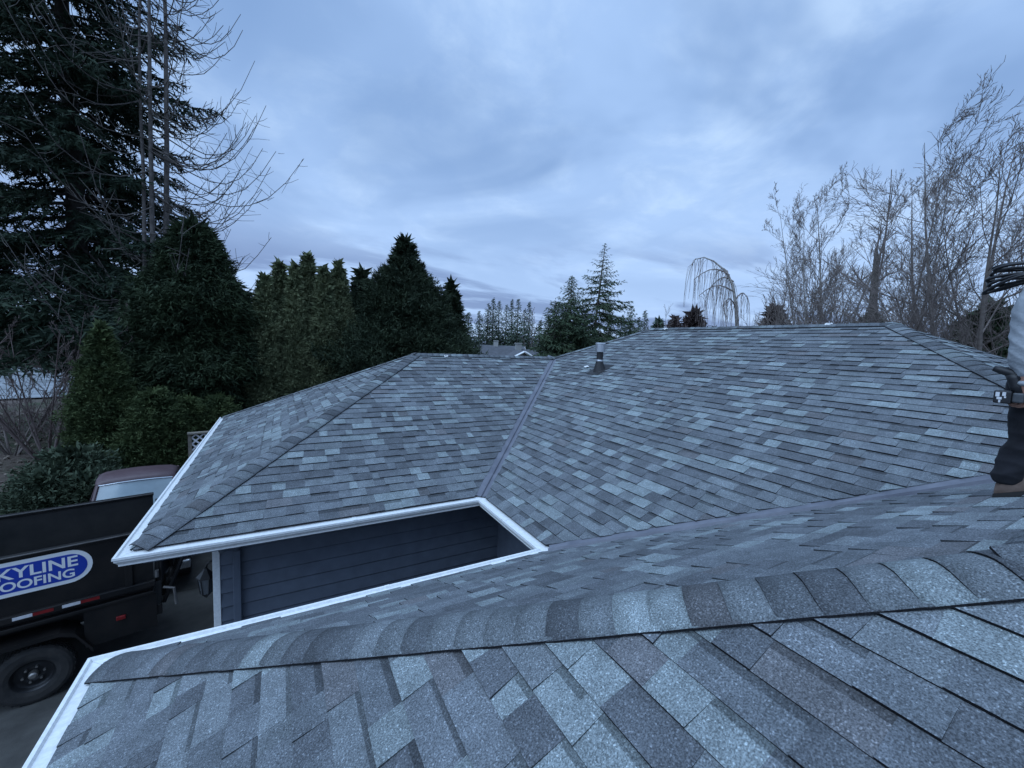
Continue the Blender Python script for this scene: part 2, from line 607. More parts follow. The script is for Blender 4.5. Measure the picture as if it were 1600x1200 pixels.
# ---- valley flashings
def valley(A, B, za, zb, sa, sb, ext=0.06):
    a, b = zlift(A, za), zlift(B, zb)
    d = (b-a)/np.linalg.norm(b-a)
    a = a - d*ext
    mb = MB()
    e1 = np.cross(d, sa); e1 = e1 if e1[2] > 0 else -e1
    e2 = np.cross(d, sb); e2 = e2 if e2[2] > 0 else -e2
    n1_, n2_ = np.array(sa), np.array(sb)
    upv = (n1_+n2_)/np.linalg.norm(n1_+n2_)
    prof = [e1*0.20+n1_*0.001, e1*0.03+n1_*0.003, e1*0.012+n1_*0.005, upv*0.030, e2*0.012+n2_*0.005, e2*0.03+n2_*0.003, e2*0.20+n2_*0.001]
    segs = 6
    rows = [[tuple(a+(b-a)*k/segs+p) for p in prof] for k in range(segs+1)]
    mb.loft(rows, cap=False, closed=False)
    mb.loft([[tuple(np.array(p)-upv*0.003) for p in rw] for rw in rows], cap=False, closed=False)
    o = mb.build('valley_flashing', M_FLASH, roof)
    return o
valley(C0, R2, 0, S*WF/2, ny_, nx_)
valley(C3, N2, 0, S*WN/2, nyb, nx_)

# ---- gutters: stepped profile swept along each eave with mitred ends
PROF = [(-0.03, -0.022), (0.098, -0.030), (0.108, -0.014), (0.128, -0.014), (0.130, -0.036), (0.119, -0.046), (0.119, -0.060),
        (0.110, -0.070), (0.093, -0.096), (0.093, -0.114), (0.0, -0.114), (-0.03, -0.09)]
path = [C2 + V2(0, 0), C1, C0, C3, C4, C5]
def outward(p, q):
    d = (q-p)/np.linalg.norm(q-p)
    return np.array([-d[1], d[0]])*-1          # right-hand side of travel is outside here
def out_n(k):
    d = path[k+1]-path[k]; d = d/np.linalg.norm(d)
    return np.array([d[1], -d[0]])
gparts = []
for k in range(len(path)-1):
    p, q = path[k], path[k+1]
    nn = out_n(k)
    def corner(j):
        if j == 0 or j == len(path)-1: return nn
        a, b = out_n(j-1), out_n(j)
        m_ = a+b
        return m_/(m_ @ a)
    mp, mq = corner(k), corner(k+1)
    d = (q-p)/np.linalg.norm(q-p)
    gap = d*0.0015
    mb = MB()
    ringA = [(p[0]+mp[0]*o+gap[0], p[1]+mp[1]*o+gap[1], EH+z) for o, z in PROF]
    ringB = [(q[0]+mq[0]*o-gap[0], q[1]+mq[1]*o-gap[1], EH+z) for o, z in PROF]
    n_seg = max(1, int(np.linalg.norm(q-p)/0.8))
    rings = []
    for t in range(n_seg+1):
        f = t/n_seg
        sag = random.uniform(-0.004, 0.002) if 0 < t < n_seg else 0.0
        rings.append([tuple(np.array(a)*(1-f)+np.array(b)*f+np.array([0, 0, sag])) for a, b in zip(ringA, ringB)])
    mb.loft(rings)
    g = mb.build('gutter', M_WHITE, house)
    gparts.append(g)
    # slip joint bands
    ln = np.linalg.norm(q-p)
    for f in ([0.5] if ln < 4.2 else [0.36, 0.72]):
        c = p + (q-p)*(f + random.uniform(-0.06, 0.06))
        mb = MB()
        rr_ = []
        for s_ in (-0.02, 0.02):
            rr_.append([(c[0]+d[0]*s_+nn[0]*(o*1.0+(0.002 if o > 0 else 0)), c[1]+d[1]*s_+nn[1]*(o+(0.002 if o > 0 else 0)), EH+z+(0.0025 if z > -0.06 else -0.0025)) for o, z in PROF])
        mb.loft(rr_)
        mb.build('joint_band', M_WHITE, g)
    # fascia behind
    mb = MB()
    ins = -0.055
    pts = [(p+mp*ins), (q+mq*ins), (q+mq*(ins-0.02)), (p+mp*(ins-0.02))]
    vs = [(a[0], a[1], EH-0.19) for a in pts]+[(a[0], a[1], EH-0.035) for a in pts]
    mb.verts_faces(vs, [(0,1,2,3),(4,7,6,5),(0,4,5,1),(1,5,6,2),(2,6,7,3),(3,7,4,0)])
    mb.build('fascia_board', M_SIDTRIM, house)
    # soffit
    mb = MB()
    pts = [(p+mp*(-0.076)), (q+mq*(-0.076)), (q+mq*(-OH-0.02)), (p+mp*(-OH-0.02))]
    vs = [(a[0], a[1], EH-0.20) for a in pts]+[(a[0], a[1], EH-0.188) for a in pts]
    mb.verts_faces(vs, [(0,1,2,3),(4,7,6,5),(0,4,5,1),(1,5,6,2),(2,6,7,3),(3,7,4,0)])
    mb.build('soffit', M_SIDTRIM, house)

# ---- walls with lap siding
def wall_run(p, q, nn, planks=True, name='wall'):
    d = (q-p); ln = np.linalg.norm(d); d = d/ln
    mb = MB()
    Mx = Matrix(((d[0], -nn[0], 0, p[0]), (d[1], -nn[1], 0, p[1]), (0, 0, 1, 0), (0, 0, 0, 1)))
    mb.box((0, 0.0, 0), (ln, 0.12, EH-0.20), Mx)
    w = mb.build(name, M_SIDTRIM, house)
    if planks:
        ex = 0.178; n = int((EH-0.35)/ex)
        for k in range(n+1):
            z0 = 0.12 + k*ex; z1 = min(z0+ex+0.012, EH-0.21)
            if z1-z0 < 0.03: continue
            ring = lambda x: [(x, -0.034, z0+0.016), (x, -0.020, z0), (x, -0.001, z0), (x, -0.001, z1), (x, -0.007, z1)]
            m2 = MB()
            m2.loft([[tuple(Mx @ Vector(pp)) for pp in ring(x)] for x in (0.0, ln)])
            m2.build('siding_plank', M_SIDING, w)
    return w
wA = V2(-LA+OH+0.03, OH); wB = V2(OH, OH)
wall_run(wA, wB, V2(0, -1))
wall_run(V2(OH, OH), V2(OH, -LC-OH), V2(-1, 0))
wall_run(V2(OH, -LC-OH), V2(-LN+OH, -LC-OH), V2(0, 1), planks=False)
wall_run(V2(-LN+OH, -LC-OH), V2(-LN+OH, -LC-WN+OH), V2(-1, 0), planks=False)
wall_run(V2(-LA+OH+0.03, WF-OH), V2(-LA+OH+0.03, OH), V2(-1, 0), planks=False)
# white door casing on the garage end, seen edge on beside the corner
mb = MB(); x_ = wA[0]
mb.box((x_-0.075, OH-0.035, 0.0), (x_-0.002, OH+0.02, EH-0.215))
mb.build('corner_board', M_WHITE, house, bevel=0.004)
# dark downspout with its elbow
mb = MB()
dx0 = x_+0.17
mb.box((dx0-0.04, OH-0.105, 0.06), (dx0+0.04, OH-0.03, EH-0.42))
ds = mb.build('downspout', M_SIDTRIM, house, bevel=0.008)
mb = MB()
mb.tube([(dx0, OH-0.067, EH-0.43), (dx0, OH-0.075, EH-0.36), (dx0-0.05, OH-0.25, EH-0.27), (dx0-0.09, OH-0.50, EH-0.20), (dx0-0.09, OH-0.56, EH-0.13)], 0.045, 10)
mb.build('elbow', M_SIDTRIM, ds, smooth=True)

# ---- flue pipe on the main slope
nM = np.array([-S, 0, 1.0]); vb = on_plane(936, 579, nM, EH)
vp = empty('vent_pipe', tuple(vb)); vp.parent = house
def ring(r_, z, n=20, sl=0.0, sq=None):
    return [(r_*math.cos(2*math.pi*j/n), r_*math.sin(2*math.pi*j/n), z + sl*r_*math.cos(2*math.pi*j/n)) for j in range(n)]
mb = MB(); mb.loft([ring(0.135, 0.010, sl=S), ring(0.125, 0.03, sl=S), ring(0.085, 0.16), ring(0.078, 0.20)], cap=False)
mb.poly([(-0.2, -0.2, 0.019-0.2*S), (0.24, -0.2, 0.019+0.24*S), (0.24, 0.2, 0.019+0.24*S), (-0.2, 0.2, 0.019-0.2*S)])
mb.build('boot_flashing', M_RUBBER, vp, smooth=False)
mb = MB(); mb.loft([ring(0.070, 0.12), ring(0.070, 0.42)]); mb.build('pipe', M_RUBBER, vp)
mb = MB(); mb.loft([ring(0.076, 0.19), ring(0.079, 0.20), ring(0.079, 0.225), ring(0.074, 0.235)]); mb.build('storm_collar', M_GALV, vp, smooth=True)
mb = MB(); mb.loft([ring(0.100, 0.40), ring(0.106, 0.405), ring(0.106, 0.56), ring(0.110, 0.565), ring(0.110, 0.585), ring(0.09, 0.60)])
mb.box((-0.112, -0.018, 0.41), (-0.104, 0.018, 0.56))
mb.build('rain_cap', M_GALV, vp)
# ------------------------------------------------------------------ ground, drive, road
def ground_mat():
    m = bpy.data.materials.new('soil_and_dead_grass')
    nt, N, L, b = nodes_of(m)
    b.inputs['Roughness'].default_value = 0.95
    b.inputs['Specular IOR Level'].default_value = 0.2
    geo = N.new('ShaderNodeNewGeometry')
    def nz(sc, det, ro=0.6):
        n = N.new('ShaderNodeTexNoise'); n.inputs['Scale'].default_value = sc; n.inputs['Detail'].default_value = det
        n.inputs['Roughness'].default_value = ro
        L.new(geo.outputs['Position'], n.inputs['Vector']); return n.outputs[0]
    def rmp(f, *st):
        r_ = N.new('ShaderNodeValToRGB'); L.new(f, r_.inputs[0])
        e = r_.color_ramp.elements
        while len(e) < len(st): e.new(0.5)
        for k, (p, c) in zip(e, st): k.position = p; k.color = (*c, 1)
        return r_.outputs[0]
    soil = rmp(nz(5, 8, 0.7), (0.3, (0.050, 0.038, 0.032)), (0.5, (0.105, 0.082, 0.070)), (0.72, (0.17, 0.145, 0.125)))
    grass = rmp(nz(8, 8, 0.7), (0.3, (0.022, 0.030, 0.016)), (0.55, (0.050, 0.060, 0.033)), (0.75, (0.10, 0.095, 0.06)))
    f = rmp(nz(0.13, 4), (0.47, (0, 0, 0)), (0.58, (1, 1, 1)))
    mx = N.new('ShaderNodeMix'); mx.data_type = 'RGBA'
    L.new(f, mx.inputs['Factor']); L.new(soil, mx.inputs[6]); L.new(grass, mx.inputs[7])
    L.new(mx.outputs[2], b.inputs['Base Color'])
    bp = N.new('ShaderNodeBump'); bp.inputs['Strength'].default_value = 0.8; bp.inputs['Distance'].default_value = 0.05
    L.new(nz(7, 8, 0.7), bp.inputs['Height']); L.new(bp.outputs[0], b.inputs['Normal'])
    return m
M_GROUND = ground_mat()
def ground_z(x, y):
    dd = max(0, math.hypot(x+2, y-2)-17)
    return min(1.0, dd/25)*0.35*(math.sin(x*0.21+1.3)*math.cos(y*0.17)+0.5*math.sin(x*0.5+y*0.43))*max(0.0, 1-max(0, dd-14)/14) - 0.004
# one sheet, gently uneven near the garden
xs = np.concatenate([[-900, -400, -200, -120], np.linspace(-80, 80, 65), [120, 200, 400, 900]])
ys = np.concatenate([[-900, -300, -100], np.linspace(-40, 130, 69), [180, 300, 500, 900]])
vv = []; ff = []
for j, y in enumerate(ys):
    for i, x in enumerate(xs):
        z = ground_z(x, y)
        vv.append((x, y, z))
        if i and j:
            a = j*len(xs)+i
            ff.append((a-len(xs)-1, a-len(xs), a, a-1))
tag(np_mesh('ground', vv, ff, M_GROUND, smooth=True), kind='structure')
M_CONC = mat('weathered_concrete', (0.050, 0.048, 0.045), 0.9, color2=(0.10, 0.097, 0.09), scale=2.2, detail=8, bump=0.25, bscale=80)
drive = empty('driveway'); tag(drive, kind='structure')
xsl = [-13.6, -10.6, -7.4, -3.15]; ysl = [-9.5, -6.0, -2.6, 0.8, 4.2, 7.6]
for i in range(3):
    for j in range(5):
        mb = MB(); mb.box((xsl[i]+.008, ysl[j]+.008, -0.12), (xsl[i+1]-.008, ysl[j+1]-.008, random.uniform(-0.002, 0.004)))
        mb.build('concrete_slab', M_CONC, drive)
# pavement strip in the court between the wings
mb = MB(); mb.box((-3.13, -LC-OH+.01, -0.1), (OH-0.01, OH-0.01, 0.005)); o = mb.build('path', M_CONC); tag(o, kind='structure')
# pale wet road beyond the garden
M_ROAD = mat('pale_wet_road', (0.10, 0.11, 0.115), 0.6, color2=(0.30, 0.325, 0.35), scale=0.45, detail=9)
mb = MB()
ra, rb = bearing(-420, 46), bearing(190, 44)
dr = (rb-ra)/np.linalg.norm(rb-ra); nr = np.array([-dr[1], dr[0], 0])
rows = []
for k in range(25):
    c = ra + dr*(k/24*np.linalg.norm(rb-ra)*1.0)
    rows.append([(c[0]+nr[0]*w, c[1]+nr[1]*w, 0.012) for w in (-1, 3, 8, 16, 26, 38)])
mb.loft(rows, cap=False, closed=False)
tag(mb.build('road', M_ROAD), kind='structure')

# ------------------------------------------------------------------ leaf litter
def diamond_leaves(P, D, L_, W_, S_=None):
    n = len(P)
    if S_ is None:
        S_ = np.cross(D, RNG.normal(size=(n, 3)))
    S_ = S_/np.maximum(np.linalg.norm(S_, axis=1, keepdims=True), 1e-6)
    L_ = np.broadcast_to(np.asarray(L_, float).reshape(-1, 1), (n, 1)); W_ = np.broadcast_to(np.asarray(W_, float).reshape(-1, 1), (n, 1))
    V = np.stack([P, P+D*L_*0.5+S_*W_*0.5, P+D*L_, P+D*L_*0.5-S_*W_*0.5], axis=1).reshape(-1, 3)
    F = np.arange(4*n).reshape(-1, 4)
    return V, F
def needle_leaves(P, D, L_, W_):
    n = len(P)
    S_ = unit_(np.cross(D, RNG.normal(size=(n, 3))))
    L_ = np.broadcast_to(np.asarray(L_, float).reshape(-1, 1), (n, 1)); W_ = np.broadcast_to(np.asarray(W_, float).reshape(-1, 1), (n, 1))
    V = np.stack([P-S_*W_*0.5, P+S_*W_*0.5, P+D*L_], axis=1).reshape(-1, 3)
    return V, np.arange(3*n).reshape(-1, 3)
def unit_(a):
    return a/np.maximum(np.linalg.norm(a, axis=-1, keepdims=True), 1e-9)
n = 9000
px = RNG.uniform(-26, -5.5, n); py = RNG.uniform(8.2, 30, n)
keep = (py > 8.2)
P = np.stack([px, py, RNG.uniform(0.0, 0.05, n)], 1)[keep]
P[:, 2] += np.array([ground_z(a, c) for a, c in P[:, :2]])
D = RNG.normal(size=(len(P), 3)); D[:, 2] = np.abs(D[:, 2])*0.35; D /= np.linalg.norm(D, axis=1, keepdims=True)
V, F = diamond_leaves(P, D, RNG.uniform(.08, .22, len(P)), RNG.uniform(.05, .12, len(P)))
M_LITTER = mat('dead_leaves', (0.07, 0.052, 0.042), 0.9, color2=(0.22, 0.18, 0.145), scale=3.0)
tag(np_mesh('leaf_litter', V, F, M_LITTER), 'brown dead leaves scattered over the bare soil', 'leaf litter', kind='stuff')

# ------------------------------------------------------------------ dump trailer
M_BLACK = mat('scuffed_black_paint', (0.006, 0.006, 0.007), 0.45, color2=(0.019, 0.016, 0.015), scale=3, detail=10, bump=0.10, bscale=15, spec=0.35)
M_BLACKIN = mat('worn_black_steel_inside', (0.007, 0.008, 0.009), 0.6, color2=(0.028, 0.026, 0.025), scale=2.2, detail=8, bump=0.15, bscale=12)
M_STEEL = mat('bare_steel_edge', (0.16, 0.15, 0.145), 0.5, metal=0.4, var=0.3, scale=8)
M_TYRE = mat('tyre_rubber', (0.018, 0.018, 0.019), 0.85, color2=(0.045, 0.041, 0.038), scale=7)
M_RIM = mat('dark_wheel_rim', (0.03, 0.03, 0.032), 0.4, metal=0.5, var=0.3, scale=12)
M_NUT = mat('zinc_nuts', (0.35, 0.33, 0.31), 0.4, metal=0.8)
M_SIGNW = mat('sign_white', (0.78, 0.79, 0.80), 0.5, var=0.03, scale=5)
M_SIGNB = mat('sign_blue', (0.010, 0.045, 0.36), 0.45, var=0.08, scale=4)
M_RED = mat('red_reflector', (0.20, 0.010, 0.012), 0.3, var=0.2, scale=30)
M_REFW = mat('white_reflector', (0.62, 0.62, 0.64), 0.3, var=0.1, scale=30)
TH = math.radians(11.4)
tr = empty('dump_trailer', (-5.346, 2.009, 0), TH)
tag(tr, 'black dump trailer with an oval blue roofing sign, parked on the driveway', 'trailer')
X0, X1, WT = -3.45, 1.22, 1.78       # box length along local x, width along local y (near side at y = 0)
ZB, ZT = 1.20, 2.03
def tp(name, mb, m, parent=tr, **kw):
    return mb.build(name, m, parent, **kw)
mb = MB(); mb.box((X0, 0.0, ZB), (X1, 0.035, ZT-0.05)); near_side = tp('side_panel', mb, M_BLACK)
mb = MB(); mb.box((X0, WT-0.035, ZB), (X1, WT, ZT-0.05)); far_side = tp('side_panel', mb, M_BLACKIN)
mb = MB(); mb.box((X0-0.035, 0.0, ZB), (X0-0.001, WT, ZT-0.02)); tp('front_panel', mb, M_BLACKIN)
mb = MB(); mb.box((X0, 0.036, ZB-0.03), (X1, WT-0.036, ZB+0.02)); tp('bed_floor', mb, M_BLACKIN)
for yy in (0.018, WT-0.018):
    mb = MB(); mb.box((X0-0.03, yy-0.04, ZT-0.05), (X1+0.01, yy+0.04, ZT)); tp('top_rail', mb, M_BLACK, bevel=0.012)
    mb = MB(); mb.box((X0, yy-0.052, ZT-0.012), (X1, yy-0.041, ZT-0.002)); tp('worn_rail_edge', mb, M_STEEL)
mb = MB(); mb.box((X0, 0.10, ZT-0.13), (X1, 0.118, ZT-0.06)); tp('tarp_rail', mb, M_STEEL)
for k in range(9):
    x = X0+0.25+k*0.52
    for yy, s_ in ((0.0, -1), (WT, 1)):
        if s_ < 0 and -0.62 < x < 0.70: continue
        mb = MB(); mb.box((x-0.04, min(yy, yy+s_*0.045), ZB), (x+0.04, max(yy, yy+s_*0.045)-0.001, ZT-0.055)); tp('side_post', mb, M_BLACK, bevel=0.006)
mb = MB(); mb.box((X0, -0.05, ZB-0.015), (X1+0.02, 0.03, ZB+0.075)); tp('bottom_rail', mb, M_BLACK, bevel=0.012)
mb = MB(); mb.box((X0, -0.03, ZB-0.13), (X1, 0.05, ZB-0.085)); tp('bottom_rail', mb, M_BLACK, bevel=0.008)
mb = MB(); mb.box((X0-0.8, 0.28, 0.78), (X1-0.1, 0.38, 1.0)); tp('chassis_beam', mb, M_BLACK, bevel=0.01)
mb = MB(); mb.box((X0-0.8, WT-0.38, 0.78), (X1-0.1, WT-0.28, 1.0)); tp('chassis_beam', mb, M_BLACK, bevel=0.01)
mb = MB(); mb.box((X0, 0.05, 1.02), (X1-0.03, WT-0.05, 1.165)); tp('hoist_frame', mb, M_BLACK)
# reflective tape
for x in (-0.97, -0.07-0.03, 0.31+0.01):
    mb = MB(); mb.box((x, -0.0545, ZB+0.035-0.02), (x+0.165, -0.051, ZB+0.075-0.02)); tp('reflective_tape', mb, M_REFW)
    mb = MB(); mb.box((x+0.167, -0.0545, ZB+0.035-0.02), (x+0.345, -0.051, ZB+0.075-0.02)); tp('reflective_tape', mb, M_RED)
# wheels on tandem axles, both sides
def wheel_parts(cx_, near, par, rad=0.375, wid=0.21):
    w = empty('wheel'); w.parent = par; w.location = (cx_, 0.11 if near else WT-0.11, rad)
    if not near: w.rotation_euler = (0, 0, math.pi)
    prof = [(0.205, -wid*0.42), (0.25, -wid*0.5), (0.32, -wid*0.52), (0.355, -wid*0.46), (rad, -wid*0.34), (rad, wid*0.34), (0.355, wid*0.46), (0.32, wid*0.52), (0.25, wid*0.5), (0.205, wid*0.42)]
    n_ = 40
    mb = MB(); rings = [[(r_*math.cos(2*math.pi*j/n_), y, r_*math.sin(2*math.pi*j/n_)) for j in range(n_)] for r_, y in prof]
    mb.loft(rings, cap=False)
    for j in range(60):      # tread blocks
        a = 2*math.pi*j/60
        for yo in (-0.05, 0.0, 0.05):
            Mx = Matrix.Rotation(-a, 4, 'Y') @ Matrix.Translation((rad, yo+(0.012 if j % 2 else -0.012), 0))
            mb.box((-0.004, -0.019, -0.013), (0.007, 0.019, 0.013), Mx)
    mb.build('tyre', M_TYRE, w)
    prof = [(0.206, -0.085), (0.195, -0.08), (0.188, -0.03), (0.165, -0.012), (0.12, -0.03), (0.075, -0.028), (0.07, -0.02), (0.0001, -0.02)]
    mb = MB(); mb.loft([[(r_*math.cos(2*math.pi*j/n_), y, r_*math.sin(2*math.pi*j/n_)) for j in range(n_)] for r_, y in prof], cap=False)
    mb.build('rim', M_RIM, w, smooth=True)
    mb = MB(); mb.tube([(0, -0.02, 0), (0, -0.085, 0), (0, -0.098, 0)], [0.047, 0.043, 0.025], 16); mb.build('hub', M_NUT, w)
    for j in range(6):
        a = 2*math.pi*j/6+0.2
        mb = MB(); mb.tube([(0.098*math.cos(a), -0.025, 0.098*math.sin(a)), (0.098*math.cos(a), -0.056, 0.098*math.sin(a))], 0.014, 6); mb.build('wheel_nut', M_NUT, w)
for cx_ in (0.02, -0.88):
    for near in (True, False):
        wheel_parts(cx_, near, tr)
for cx_ in (0.02, -0.88):
    mb = MB(); mb.tube([(cx_, 0.15, 0.375), (cx_, WT-0.15, 0.375)], 0.045, 10); tp('axle', mb, M_BLACK)
# fenders
for s0, s1 in ((-0.06, 0.24), (WT-0.24, WT+0.06)):
    prof = [(-1.44, 0.55), (-1.28, 0.83), (-1.14, 0.90), (0.28, 0.90), (0.42, 0.83), (0.58, 0.55)]
    mb = MB()
    mb.loft([[(x, s0, z) for x, z in prof], [(x, s1, z) for x, z in prof]], cap=False, closed=False)
    lip = 0.05 if s0 < 0 else 0
    mb.loft([[(x, s0, z) for x, z in prof], [(x, s0+0.002, z-0.055) for x, z in prof]], cap=False, closed=False)
    mb.loft([[(x, s1, z) for x, z in prof], [(x, s1-0.002, z-0.055) for x, z in prof]], cap=False, closed=False)
    o = tp('fender', mb, M_BLACK); sm = o.modifiers.new('solid', 'SOLIDIFY'); sm.thickness = 0.006
# rear: barn door swung half open, hinges, tail lights, ramp, jack
Md = Matrix.Translation((X1+0.03, 0.0, 0)) @ Matrix.Rotation(math.radians(72), 4, 'Z')
mb = MB(); mb.box((0.02, -0.02, ZB+0.02), (0.87, 0.02, ZT-0.08), Md)
for x in (0.06, 0.45, 0.83): mb.box((x-0.03, -0.05, ZB+0.02), (x+0.03, -0.021, ZT-0.08), Md)
tp('tailgate_door', mb, M_BLACK)
mb = MB(); mb.box((X1+0.03, WT-0.93, ZB+0.02), (X1+0.07, WT-0.02, ZT-0.12)); tp('tailgate_door', mb, M_BLACK)
for zz_ in (ZB+0.15, ZT-0.25):
    mb = MB(); mb.tube([(X1+0.035, -0.01, zz_-0.05), (X1+0.035, -0.01, zz_+0.05)], 0.024, 8); tp('hinge', mb, M_STEEL)
for x, z in ((X1-0.36, 0.84),):
    mb = MB(); mb.box((x-0.05, -0.03, z-0.03), (x+0.05, -0.005, z+0.03)); tp('tail_light', mb, M_RED, bevel=0.01)
mb = MB(); mb.box((X1-0.72, -0.004, 0.55), (X1+0.02, 0.06, 1.06)); tp('underbody_shade_plate', mb, M_BLACK)  # black plate added as the shade under the body; tail light sits on it
mb = MB(); mb.box((X1-0.12, 0.02, 0.70), (X1+0.08, WT-0.02, 0.86)); tp('rear_bumper', mb, M_BLACK, bevel=0.01)
for q_, (yy) in enumerate((0.16, 0.46)):
    mb = MB()
    for s_ in (0.0, 0.22):
        mb.tube([(X1+0.10, yy+s_, 0.80), (X1+0.34, yy+s_+0.05, 1.42)], 0.028, 6)
    for k in range(6):
        f = k/5
        mb.tube([(X1+0.10+0.24*f, yy+0.05*f, 0.80+0.62*f), (X1+0.10+0.24*f, yy+0.22+0.05*f, 0.80+0.62*f)], 0.016, 6)
    tp('loading_ramp', mb, M_BLACK)
mb = MB(); mb.tube([(X1+0.1, -0.05, 1.14), (X1+0.22, -0.08, 1.10), (X1+0.24, -0.09, 0.85)], 0.018, 6); tp('latch_handle', mb, M_STEEL)
# tongue at the far left end
mb = MB(); mb.tube([(X0-0.6, 0.33, 0.70), (X0-1.9, WT/2, 0.62)], 0.06, 4); mb.tube([(X0-0.6, WT-0.33, 0.70), (X0-1.9, WT/2, 0.62)], 0.06, 4); tp('tongue', mb, M_BLACK)
# sign: white stadium, blue stadium, lettering
def stadium(x0, x1, z0, z1, y0, y1, n_=16):
    r_ = (z1-z0)/2; cz_ = (z0+z1)/2
    pts = [(x1-r_+r_*math.cos(a), cz_+r_*math.sin(a)) for a in np.linspace(-math.pi/2, math.pi/2, n_)]
    pts += [(x0+r_+r_*math.cos(a), cz_+r_*math.sin(a)) for a in np.linspace(math.pi/2, 3*math.pi/2, n_)]
    mb_ = MB(); mb_.loft([[(x, y1, z) for x, z in pts], [(x, y0, z) for x, z in pts]])
    return mb_
SX0, SX1 = -0.52, 0.615
sign = tp('sign_board', stadium(SX0, SX1, 1.515, 1.955, -0.008, -0.001), M_SIGNW)
tag(sign, 'white bordered blue oval sign reading SKYLINE ROOFING')
tp('blue_field', stadium(SX0+0.05, SX1-0.05, 1.565, 1.905, -0.0105, -0.0085), M_SIGNB, sign)
def lettering(name, body, x0, x1, z0, z1, y, m, parent, weight=0.012, rot=None, depth=0.001):
    cu = bpy.data.curves.new(name, 'FONT'); cu.body = body; cu.size = 1.0; cu.offset = weight; cu.extrude = 0.0
    t = bpy.data.objects.new(name, cu); COL.objects.link(t)
    dg = bpy.context.evaluated_depsgraph_get()
    me_ = bpy.data.meshes.new_from_object(t.evaluated_get(dg))
    bpy.data.objects.remove(t, do_unlink=True)
    co = np.zeros(len(me_.vertices)*3); me_.vertices.foreach_get('co', co); co = co.reshape(-1, 3)
    mn, mx_ = co.min(0), co.max(0)
    x = x0+(co[:, 0]-mn[0])/(mx_[0]-mn[0])*(x1-x0); z = z0+(co[:, 1]-mn[1])/(mx_[1]-mn[1])*(z1-z0)
    new = np.stack([x, np.full_like(x, y), z], 1)
    me_.vertices.foreach_set('co', new.ravel()); me_.update()
    me_.materials.clear(); me_.name = name
    o = link_mesh(name, me_, m, parent)
    return o
lettering('lettering', 'SKYLINE', SX0+0.21, SX1-0.135, 1.735, 1.878, -0.0125, M_SIGNW, sign, 0.022)
lettering('lettering', 'ROOFING', SX0+0.24, SX1-0.17, 1.592, 1.708, -0.0125, M_SIGNW, sign, 0.022)

# ------------------------------------------------------------------ maroon pickup behind the trailer
M_MAROON = mat('faded_maroon_paint', (0.070, 0.040, 0.046), 0.5, color2=(0.105, 0.070, 0.078), scale=3.0, detail=7, bump=0.05, bscale=60)
M_CHROME = mat('chrome_trim', (0.75, 0.76, 0.78), 0.22, metal=0.9)
M_GLASS = mat('sky_lit_windscreen', (0.22, 0.28, 0.31), 0.10, var=0.12, scale=3, spec=0.9)  # pale base colour stands in for sky reflected in the glass
M_BLKPL = mat('black_plastic', (0.015, 0.015, 0.016), 0.6)
pk = empty('pickup_truck', (-5.22, 6.16, 0), math.radians(9))
tag(pk, 'old faded maroon pickup truck parked behind the black trailer', 'pickup truck')
# local: x across, -y is the front; y = 0 at the top of the windscreen
def sect(y, hw, z0, z1, rc=0.06, top_hw=None):
    th = top_hw if top_hw is not None else hw
    return [(-hw, y, z0), (-hw, y, z1-rc*1.5), (-th+rc*.3, y, z1-rc*.4), (-th+rc*1.6, y, z1), (0, y, z1+0.012), (th-rc*1.6, y, z1), (th-rc*.3, y, z1-rc*.4), (hw, y, z1-rc*1.5), (hw, y, z0)]
mb = MB()
mb.loft([sect(y, hw, 0.48, z) for y, hw, z in ((-1.98, 0.74, 0.88), (-1.95, 0.80, 0.95), (-1.5, 0.84, 1.03), (-0.85, 0.85, 1.07), (-0.45, 0.86, 1.09))])
mb.build('hood', M_MAROON, pk, smooth=True)
mb = MB(); mb.loft([sect(y, 0.87, 0.40, z) for y, z in ((-0.46, 1.08), (0.95, 1.06))]); mb.build('cab_body', M_MAROON, pk)
# roof
mb = MB()
def roofsec(y, hw, z, cam_):
    return [(hw*t, y, z+cam_*(1-t*t)-(0.06 if abs(t) > .99 else (0.02 if abs(t) > .9 else 0))) for t in (-1.03, -.97, -.85, -.5, 0, .5, .85, .97, 1.03)]
mb.loft([roofsec(-0.03, 0.60, 1.672, 0.03), roofsec(0.10, 0.64, 1.72, 0.05), roofsec(0.45, 0.655, 1.745, 0.055), roofsec(0.75, 0.645, 1.725, 0.05), roofsec(0.90, 0.62, 1.65, 0.03)], cap=False, closed=False)
o = mb.build('cab_roof', M_MAROON, pk, smooth=True); sm = o.modifiers.new('solid', 'SOLIDIFY'); sm.thickness = 0.03
